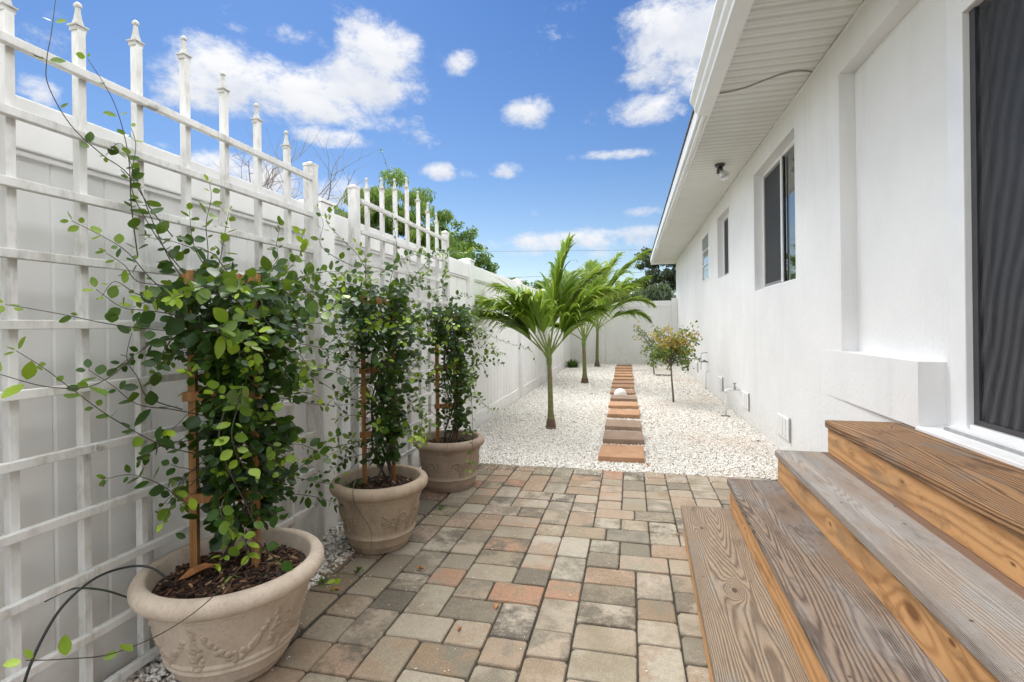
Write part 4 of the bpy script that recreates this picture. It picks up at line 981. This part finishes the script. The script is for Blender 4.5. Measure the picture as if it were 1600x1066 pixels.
# ladder stakes pushed into each pot
def stakes(base, a, b, label, h, bars):
    a, b = Vector(a), Vector(b); mid = base + Vector(((a.x + b.x) / 2, (a.y + b.y) / 2, 0)); w_ = (b - a).length; ang = math.atan2(b.y - a.y, b.x - a.x)
    T = thing('plant_stake', label, 'plant stake', tuple(mid), None, ang)
    for s_ in (-1, 1):
        o = MB().box(-.012, .012, -.013, .013, .18, h + (.0 if s_ < 0 else -.02)).build('upright', M['stake'], T, bevel=.001); o.location = (s_ * w_ / 2, 0, 0)
    for z in bars:
        o = MB().box(-w_ / 2 - .022, w_ / 2 + .03, -.008, .008, -.016, .016).build('crossbar', M['stake'], T, bevel=.001); o.location = (0, -.0225, z)
stakes(P1, (-.150, -.01, 0), (.03, .07, 0), 'orange timber ladder stake in the pot nearest the camera', 1.335, (1.305, .90, .55))
stakes(P2, (-.105, .03, 0), (.03, .10, 0), 'thin timber ladder stake in the middle pot', 1.30, (1.27, .90, .56))
stakes(P3, (-.095, .02, 0), (.02, .08, 0), 'thin timber ladder stake in the farthest pot', 1.22, (1.19, .84, .56))

# irrigation tubes
t1 = [(-1.52, 1.25, .305), (-1.50, 1.20, .345), (-1.46, 1.10, .36), (-1.42, .98, .33), (-1.40, .88, .23), (-1.39, .80, .08), (-1.38, .76, 0)]
def bez(px, Xs, r, name, label, mat):
    ctrl = [onx(a, b, x) for (a, b), x in zip(px, Xs)]; pts = []; n = len(ctrl)
    for i in range(n - 1):
        p0, p1, p2, p3 = ctrl[max(i - 1, 0)], ctrl[i], ctrl[i + 1], ctrl[min(i + 2, n - 1)]
        for q in range(6):
            t = q / 6; pts.append(tuple(.5 * ((2 * p1) + (p2 - p0) * t + (2 * p0 - 5 * p1 + 4 * p2 - p3) * t * t + (-p0 + 3 * p1 - 3 * p2 + p3) * t ** 3)))
    pts.append(tuple(ctrl[-1])); tag(MB().tube(pts, r, 8).build(name, mat, smooth=True), label, 'hose')
bez([(262,905),(235,887),(200,886),(150,903),(100,945),(65,1000),(40,1060),(34,1100)], [-1.38,-1.42,-1.46,-1.48,-1.48,-1.48,-1.48,-1.48], .0035, 'irrigation_tube', 'thin black irrigation tube arching out of the nearest pot', M['blackplastic'])
bez([(200,934),(165,923),(125,919),(100,925),(70,940)], [-1.585,-1.565,-1.56,-1.63,-1.64], .0030, 'irrigation_tube', 'short green irrigation tube behind the nearest pot', plain('green_tube', (.05, .08, .05), .5))

# ------------------------------------------------------------------ palms
def palm(loc, h, rt_, fronds, label, seed, scale=1.):
    rr_ = random.Random(seed); T = thing('palm_tree', label, 'palm tree', loc, 'young palms along the fence')
    V = []; n = 22; zz = np.linspace(-.03, h, n); mb = MB()
    lean = rr_.uniform(-.02, .02)
    rads = [rt_ * (1.75 if z < .02 else 1.75 - .75 * min(1, (z - .02) / .16)) * (1 - .28 * z / h) * (1 + .035 * (i % 2)) for i, z in enumerate(zz)]
    mb.tube([(lean * (z / h) ** 2, 0, z) for z in zz], rads, 14)
    m, g, b = newmat('palm_trunk'); z = g.n('ShaderNodeSeparateXYZ', {0: objco(g)}).outputs[2]; nn = g.noise(objco(g), 14, 4).outputs[0]
    ring = g.mr(g.m('SINE', g.m('MULTIPLY', g.m('ADD', z, g.m('MULTIPLY', nn, .02)), 62.)), .75, .98, 0, .5)
    c = g.ramp(g.m('ADD', g.m('DIVIDE', z, h), g.m('MULTIPLY', g.m('SUBTRACT', nn, .5), .12)), [(0, (.085, .045, .028)), (.14, (.12, .065, .035)), (.20, (.13, .14, .035)), (.6, (.15, .17, .035)), (.85, (.19, .14, .06)), (1, (.17, .20, .05))])
    g.put(b.inputs['Base Color'], g.mix(ring, c, (.24, .22, .12))); b.inputs['Roughness'].default_value = .5
    mb.build('trunk', m, T, smooth=True)
    # crownshaft
    MB().tube([(lean, 0, h - .01), (lean, 0, h + .06), (lean, 0, h + .22), (lean, 0, h + .34)], [rt_ * .86, rt_ * .95, rt_ * .6, rt_ * .2], 12).build('crownshaft', plain('green_crownshaft', (.16, .24, .05), .4, 0, 12, .2), T, smooth=True)
    for (az, el, L, droop) in fronds:
        L *= scale; p = Vector((lean, 0, h + rr_.uniform(.02, .14))); a = R(az); e = R(el); N_ = 26; ds = L / N_; pts = [p.copy()]; dirs = []
        for i in range(N_):
            f = i / N_; ee = e - droop * f ** 1.7; d_ = Vector((math.sin(a) * math.cos(ee), math.cos(a) * math.cos(ee), math.sin(ee))); dirs.append(d_); p = p + d_ * ds; pts.append(p.copy())
        fr = MB().tube([tuple(q) for q in pts], [.010 * scale * (1 - .85 * i / N_) + .0015 for i in range(N_ + 1)], 6).build('frond', M['rachis'], T, smooth=True)
        # leaflets: long folded blades
        tv = []; tf = []; tt_ = []; o0 = 0
        for i in np.linspace(N_ * .33, N_ - .6, int(34 * scale) + 8):
            i0 = int(i); u = i - i0; q = pts[i0].lerp(pts[min(i0 + 1, N_)], u); d_ = dirs[min(i0, N_ - 1)]; f = i / N_
            side = d_.cross(UP).normalized(); up = side.cross(d_).normalized()
            Ll = scale * .47 * math.sin(PI * (.10 + .84 * f) ** 1.1) * rr_.uniform(.85, 1.1) + .05; W_ = scale * .0235 * rr_.uniform(.8, 1.25)
            for s_ in (1, -1):
                ld = (side * s_ * rr_.uniform(.6, .9) * (1 - .35 * f) + d_ * (.85 + .5 * f) + up * rr_.uniform(.0, .45)).normalized(); c_ = q.copy(); tint = rr_.uniform(.15, .6) + .25 * (rr_.random() < .15); grav = rr_.uniform(.22, .75)
                nrm = (up + side * s_ * -.4 + rv(rr_, .25)).normalized(); wv = ld.cross(nrm).normalized(); K = 6; prev = None
                for k in range(K + 1):
                    v = k / K; wid = W_ * max(.04, math.sin(PI * min(1, .12 + .88 * v) ** .75)) * (1 if v < .95 else .3)
                    fold = nrm * wid * .35; tv += [tuple(c_ - wv * wid + fold), tuple(c_), tuple(c_ + wv * wid + fold)]
                    if k: b_ = len(tv) - 6; tf += [(b_, b_ + 1, b_ + 4, b_ + 3), (b_ + 1, b_ + 2, b_ + 5, b_ + 4)]; tt_ += [min(1, tint + (.3 if v > .9 else 0))] * 2
                    ld = (ld + Vector((0, 0, -1)) * (.02 + grav * v)).normalized(); c_ = c_ + ld * Ll / K
        fo = fast_mesh('leaflets', np.array(tv), np.array(tf), M['palmleaf'], np.array(tt_), True, fr)
    return T
M['rachis'] = plain('palm_rachis', (.22, .27, .06), .45)
# azimuth: 0 = away from camera, 90 = right, -90 = left (fence side)
palm((-.86, 5.42, 0), .70, .033, [(-84, 58, 1.22, 1.25), (-62, 68, 1.15, 1.0), (-118, 60, .92, 1.0), (70, 84, 1.32, .25), (75, 72, 1.15, .75), (104, 64, 1.0, .9), (-150, 70, .8, .9), (20, 74, 1.1, .7), (98, 50, .72, .5), (-96, 46, .86, .7)], 'nearest young palm, fronds arching to the white fence', 4)
palm((-.87, 9.70, 0), .72, .044, [(85, 66, 1.85, .62), (65, 76, 1.70, .5), (-80, 64, 1.2, 1.1), (20, 82, 1.5, .4), (120, 62, 1.4, 1.0), (-30, 70, 1.3, .8), (180, 62, 1.2, 1.1), (-110, 34, .95, 1.0), (95, 56, 1.5, .6), (-60, 76, 1.4, .6)], 'middle young palm of the three in the gravel', 8, 1.12)
palm((-.88, 13.55, 0), .95, .046, [(85, 58, 1.55, 1.7), (100, 40, 1.3, 1.5), (60, 70, 1.5, .8), (-70, 60, 1.3, 1.4), (0, 80, 1.5, .5), (-120, 50, 1.2, 1.5), (170, 55, 1.2, 1.4), (120, 66, 1.5, 1.1)], 'farthest young palm in front of the far fence', 15, 1.15)

# ------------------------------------------------------------------ small trees in the gravel
LT2 = np.array([(0, 0, 0), (.5, .32, .06), (1, 0, 0), (.5, -.32, .06), (.5, 0, -.03)]); LF2 = np.array([(0, 4, 1), (4, 2, 1), (0, 3, 4), (4, 3, 2)])
def small_tree(loc, h0, crown, label, seed, nbr, nl, lsz, redfrac):
    rr_ = random.Random(seed); T = thing('small_tree', label, 'small tree', loc); mb = MB(); Ls = []
    cx, cz, rx, rz = crown
    mb.tube([(.0, 0, -.02), (-.008, 0, .15), (-.02, .0, .3), (-.03, .01, h0), (cx, 0, cz)], [.014, .013, .011, .010, .006], 8)
    for k in range(nbr):
        a = rr_.uniform(0, 6.28); z = h0 + (cz - h0) * rr_.uniform(-.1, 1.1); e = rr_.uniform(-.1, .8); tgt = Vector((cx + rx * math.cos(a) * rr_.uniform(.5, 1.05), rx * math.sin(a) * rr_.uniform(.5, 1.0), cz + rz * rr_.uniform(-.9, 1.)))
        s0 = Vector((-.03 + (cx + .03) * (z - h0) / (cz - h0 + 1e-3), 0, z)); pts = [s0]
        for i in range(1, 7): t = i / 6; pts.append(s0.lerp(tgt, t) + Vector((0, 0, .10 * math.sin(t * PI) * rx)) + rv(rr_, .012))
        mb.tube([tuple(p) for p in pts], [.005 * (1 - .7 * i / 6) + .0008 for i in range(7)], 5)
        red = rr_.random() < redfrac and tgt.z > cz
        for j in range(nl):
            t = rr_.uniform(.25, 1.05) ** .7; i = min(5, int(t * 6)); p = pts[i].lerp(pts[i + 1], min(1, t * 6 - i)) + rv(rr_, .035)
            d_ = rv(rr_, 1) + Vector((0, 0, -.5)); Ls.append((tuple(p), tuple(d_), tuple(rv(rr_, .6) + Vector((0, -.3, 1))), lsz * rr_.uniform(.6, 1.3), rr_.uniform(.9, 1.4), rr_.uniform(0, .9) if not red else 2.))
    mb.build('trunk', M['bark'], T, smooth=True)
    gr = [l for l in Ls if l[5] < 1.5]; rd = [l for l in Ls if l[5] > 1.5]
    f = leaves_obj('foliage', gr, M['redleaf'], T, LT2, LF2)
    if rd:
        f2 = leaves_obj('foliage', rd, M['orangeleaf'], T, LT2, LF2); f2['label'] = 'orange red leaf clusters'
    return T
M['orangeleaf'] = leafmat('orange_leaf', (.48, .09, .025), (.55, .17, .04), (.42, .36, .08), .5, .3)
for q in M['orangeleaf'].node_tree.nodes: pass
small_tree((.59, 7.5, 0), .52, (-.02, .80, .39, .29), 'small round shrub tree with orange tipped leaves on a thin dark trunk', 6, 50, 32, .048, .55)
small_tree((.50, 11.5, 0), .50, (-.05, .80, .42, .34), 'second thin shrub tree half hidden behind the orange tipped one', 9, 22, 16, .050, .3)
MB().box(-.03, .32, -.02, .02, 0, .03).build('edging_strip', M['bark'], None, loc=(.55, 11.3, 0)); tag(bpy.data.objects['edging_strip'], 'short dark stick lying on the gravel by the far shrub', 'stick')
# weeds at the far fence corner
def weed(loc, n, r, seed, label):
    rr_ = random.Random(seed); Ls = []
    for k in range(n):
        a = rr_.uniform(0, 6.28); e = rr_.uniform(.1, 1.3); d_ = (math.cos(a) * math.cos(e), math.sin(a) * math.cos(e), math.sin(e)); q = rr_.uniform(0, r * .45)
        Ls.append(((d_[0] * q, d_[1] * q, d_[2] * q), d_, (-d_[0] * .3, -d_[1] * .3, 1), r * rr_.uniform(.5, 1.), .45, rr_.uniform(.2, .9)))
    o = leaves_obj('weed', Ls, M['treeleaf'], None, LT2, LF2); o.location = loc; tag(o, label, 'weed')
weed((-1.50, 13.2, 0), 150, .20, 8, 'low green weed at the foot of the far left fence')
for (px, lab) in (((560, 893), 'tiny green weed in the paver joint right behind the nearest pot'), ((505, 912), 'small weed tuft in the joint between the nearest and middle pots'), ((690, 796), 'small weed sprawling on the pavers in front of the farthest pot')):
    p = C0 + ray(*px) * ((0 - CH) / ray(*px).z); weed((p.x, p.y, -.004), 22, .035, px[0], lab)

# ------------------------------------------------------------------ trees beyond the fences
def big_tree(loc, trunk_h, blobs, mat, label, seed, lsz, n, hang=False, bark='bark', clump=.32):
    rr_ = random.Random(seed); r2 = np.random.default_rng(seed); T = thing('tree', label, 'tree', loc, 'trees beyond the fence'); mb = MB()
    mb.tube([(0, 0, -.05), (.05, 0, trunk_h * .4), (0, 0, trunk_h)], [.16, .13, .09], 8); cl = []
    for (x, y, z, r) in blobs:
        mb.tube([(0, 0, trunk_h * .8), (x * .5, y * .5, trunk_h + (z - trunk_h) * .4), (x, y, z)], [.07, .04, .012], 6)
        for j in range(int(5 + r * r * 16)):
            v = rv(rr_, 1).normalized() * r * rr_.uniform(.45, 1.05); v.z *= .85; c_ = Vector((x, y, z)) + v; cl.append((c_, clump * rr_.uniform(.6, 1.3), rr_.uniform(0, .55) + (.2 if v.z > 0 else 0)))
            if rr_.random() < .5: mb.tube([(x, y, z), tuple(c_)], [.014, .004], 4)
    Ls = []; per = max(1, n // len(cl))
    for (c_, r, t) in cl:
        for j in range(per):
            v = rv(rr_, 1).normalized() * r * rr_.random() ** .45; v.z *= .65; p = c_ + v
            d_ = Vector((0, 0, -1)) + rv(rr_, .35) if hang else rv(rr_, 1)
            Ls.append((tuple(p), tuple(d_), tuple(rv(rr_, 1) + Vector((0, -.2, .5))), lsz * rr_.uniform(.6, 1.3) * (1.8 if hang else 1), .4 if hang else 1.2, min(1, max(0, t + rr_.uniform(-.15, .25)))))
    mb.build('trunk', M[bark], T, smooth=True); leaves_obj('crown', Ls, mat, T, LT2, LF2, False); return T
big_tree((-6.6, 13, 0), 2.6, [(-.9, 0, 4.1, .9), (.0, .0, 4.6, .95), (.9, .1, 4.0, .9), (-.5, .2, 3.2, 1.0), (.8, -.1, 3.0, 1.0), (1.6, 0, 3.2, .7), (-1.3, 0, 3.2, .7), (-.75, 0, 4.85, .45)], M['willowleaf'], 'feathery light green tree behind the farther trellis', 3, .085, 42000, True)
big_tree((-7.9, 22, 0), 2.8, [(-.8, 0, 5.3, .9), (.3, 0, 5.2, .85), (.9, 0, 4.3, .8), (-.6, 0, 4.0, 1.1), (1.3, .0, 3.6, .6), (-1.6, 0, 4.5, .8)], M['treeleaf'], 'dark round broadleaf tree between the trellis and the palms', 5, .12, 12000)
big_tree((-5.6, 24, 0), 1.6, [(-.8, 0, 2.7, .6), (0, 0, 2.9, .6), (.9, 0, 2.8, .7), (1.8, 0, 2.9, .6), (2.6, 0, 2.8, .6)], M['treeleaf'], 'low tree top just above the fence behind the nearest palm', 12, .11, 7000)
big_tree((1.6, 27, 0), 2.4, [(-.6, 0, 4.4, .7), (.3, 0, 4.6, .9), (1.3, 0, 4.3, .9), (-.2, 0, 3.5, .7), (.9, 0, 3.4, .8), (2.3, 0, 3.8, 1.), (-.9, .3, 3.2, .5)], M['darkleaf'], 'sparse dark tree seen under the far end of the eave', 14, .12, 20000, clump=.33)
big_tree((-.8, 24, 0), 1.4, [(-.5, 0, 2.4, .6), (.4, 0, 2.5, .6), (1.3, 0, 2.3, .6), (2.1, 0, 2.6, .5)], M['darkleaf'], 'dark palm like clump above the far fence', 16, .16, 6000, True)
big_tree((-3.6, 25, 0), 1.4, [(-.5, 0, 2.6, .7), (.6, 0, 2.5, .7), (1.6, 0, 2.6, .7)], M['treeleaf'], 'green bush behind the palms above the far fence', 19, .11, 5000)
# bare tree
def bare(loc, seed):
    rr_ = random.Random(seed); T = thing('tree', 'bare leafless tree twigs behind the nearest trellis', 'tree', loc, 'trees beyond the fence'); mb = MB()
    def br(p, d, L, r, dep):
        pts = [p]; q = p.copy(); dd = d.copy()
        for i in range(4): dd = (dd + rv(rr_, .13) + Vector((0, 0, .05))).normalized(); q = q + dd * L / 4; pts.append(q.copy())
        mb.tube([tuple(a) for a in pts], [r * (1 - .5 * i / 4) for i in range(5)], 5 if dep < 3 else 4, cap=False)
        if dep >= 5: return
        for k in range(3 if dep < 4 else 2):
            s = pts[rr_.choice([2, 3, 4, 4])]; br(s, (dd + rv(rr_, .42)).normalized(), L * rr_.uniform(.6, .85), r * .55, dep + 1)
    br(Vector((0, 0, 0)), Vector((0, 0, 1)), 1.7, .06, 0)
    for k in range(5): br(Vector((0, 0, 1.5)), (Vector((rr_.uniform(-.9, .9), rr_.uniform(-.4, .4), 1))).normalized(), .85, .03, 1)
    mb.build('trunk', M['twig'], T)
bare((-6.75, 7.6, 0), 4)
# overhead wires
tag(MB().tube([tuple(ony(x, y, 30)) for x, y in ((700, 438), (985, 426), (1100, 422))], .012, 5).tube([tuple(ony(x, y, 30)) for x, y in ((700, 452), (985, 447), (1100, 446))], .012, 5).tube([(-12, 30, 5.9), (2, 30, 5.4), (8, 30, 5.6)], .012, 5).build('power_line', plain('grey_cable', (.25, .26, .28), .6)), 'thin grey overhead cables above the far fence', 'cable')

# ------------------------------------------------------------------ fallen leaves
def dry_leaf():
    LTd = [(0, 0, .002), (.3, .2, .010), (.7, .17, .012), (1, 0, .003), (.7, -.19, .014), (.3, -.2, .008), (.5, 0, .001)]
    return MB().add([(x * .05, y * .05 * 1.3, z * .9) for x, y, z in LTd], [(0, 6, 1), (1, 6, 2), (2, 6, 3), (3, 6, 4), (4, 6, 5), (5, 6, 0)]).build('fallen_leaf', M['litter'], smooth=True)
def onz(x, y, z=0.): r = ray(x, y); return C0 + r * ((z - CH) / r.z)
spots = [((776,943), 'orange fallen leaf lying midway across the patio pavers'), ((1056,833), 'orange fallen leaf on the pavers beside the lowest step'), ((720,978), 'reddish thin fallen leaf on the pavers near the bottom of the view'), ((650,888), 'dark red fallen leaf tip on the pavers right of the middle pot'),
         ((1092,948), 'brown fallen leaf against the edge of the lowest step'), ((1012,729), 'tan fallen leaf at the edge of the gravel by the first stepping stone'), ((1015,686), 'brown fallen leaf right of the second stepping stone'), ((533,920), 'yellow brown fallen leaf between the two nearer pots'), ((850,652), 'tan fallen leaf on the gravel left of the nearest palm'), ((1190,690), 'brown fallen leaf on the gravel near the house wall')]
l0 = None; rr_ = random.Random(1)
for (px, lab) in spots:
    if l0 is None: l0 = dry_leaf(); o = l0
    else: o = l0.copy(); COL.objects.link(o)
    p = onz(*px, .004); o.location = p; o.rotation_euler = (rr_.uniform(-.2, .2), rr_.uniform(-.2, .2), rr_.uniform(0, 6.28)); k = rr_.uniform(.7, 1.2); o.scale = (k, k * rr_.uniform(.6, 1), k)
    tag(o, lab, 'leaf', 'fallen leaves')
o = l0.copy(); COL.objects.link(o); o.location = (P1.x - .135, P1.y - .09, .30); o.rotation_euler = (.2, -.25, R(35)); o.scale = (2.3, 1.7, 1.5); tag(o, 'large curled tan leaf on the soil of the nearest pot', 'leaf', 'fallen leaves')
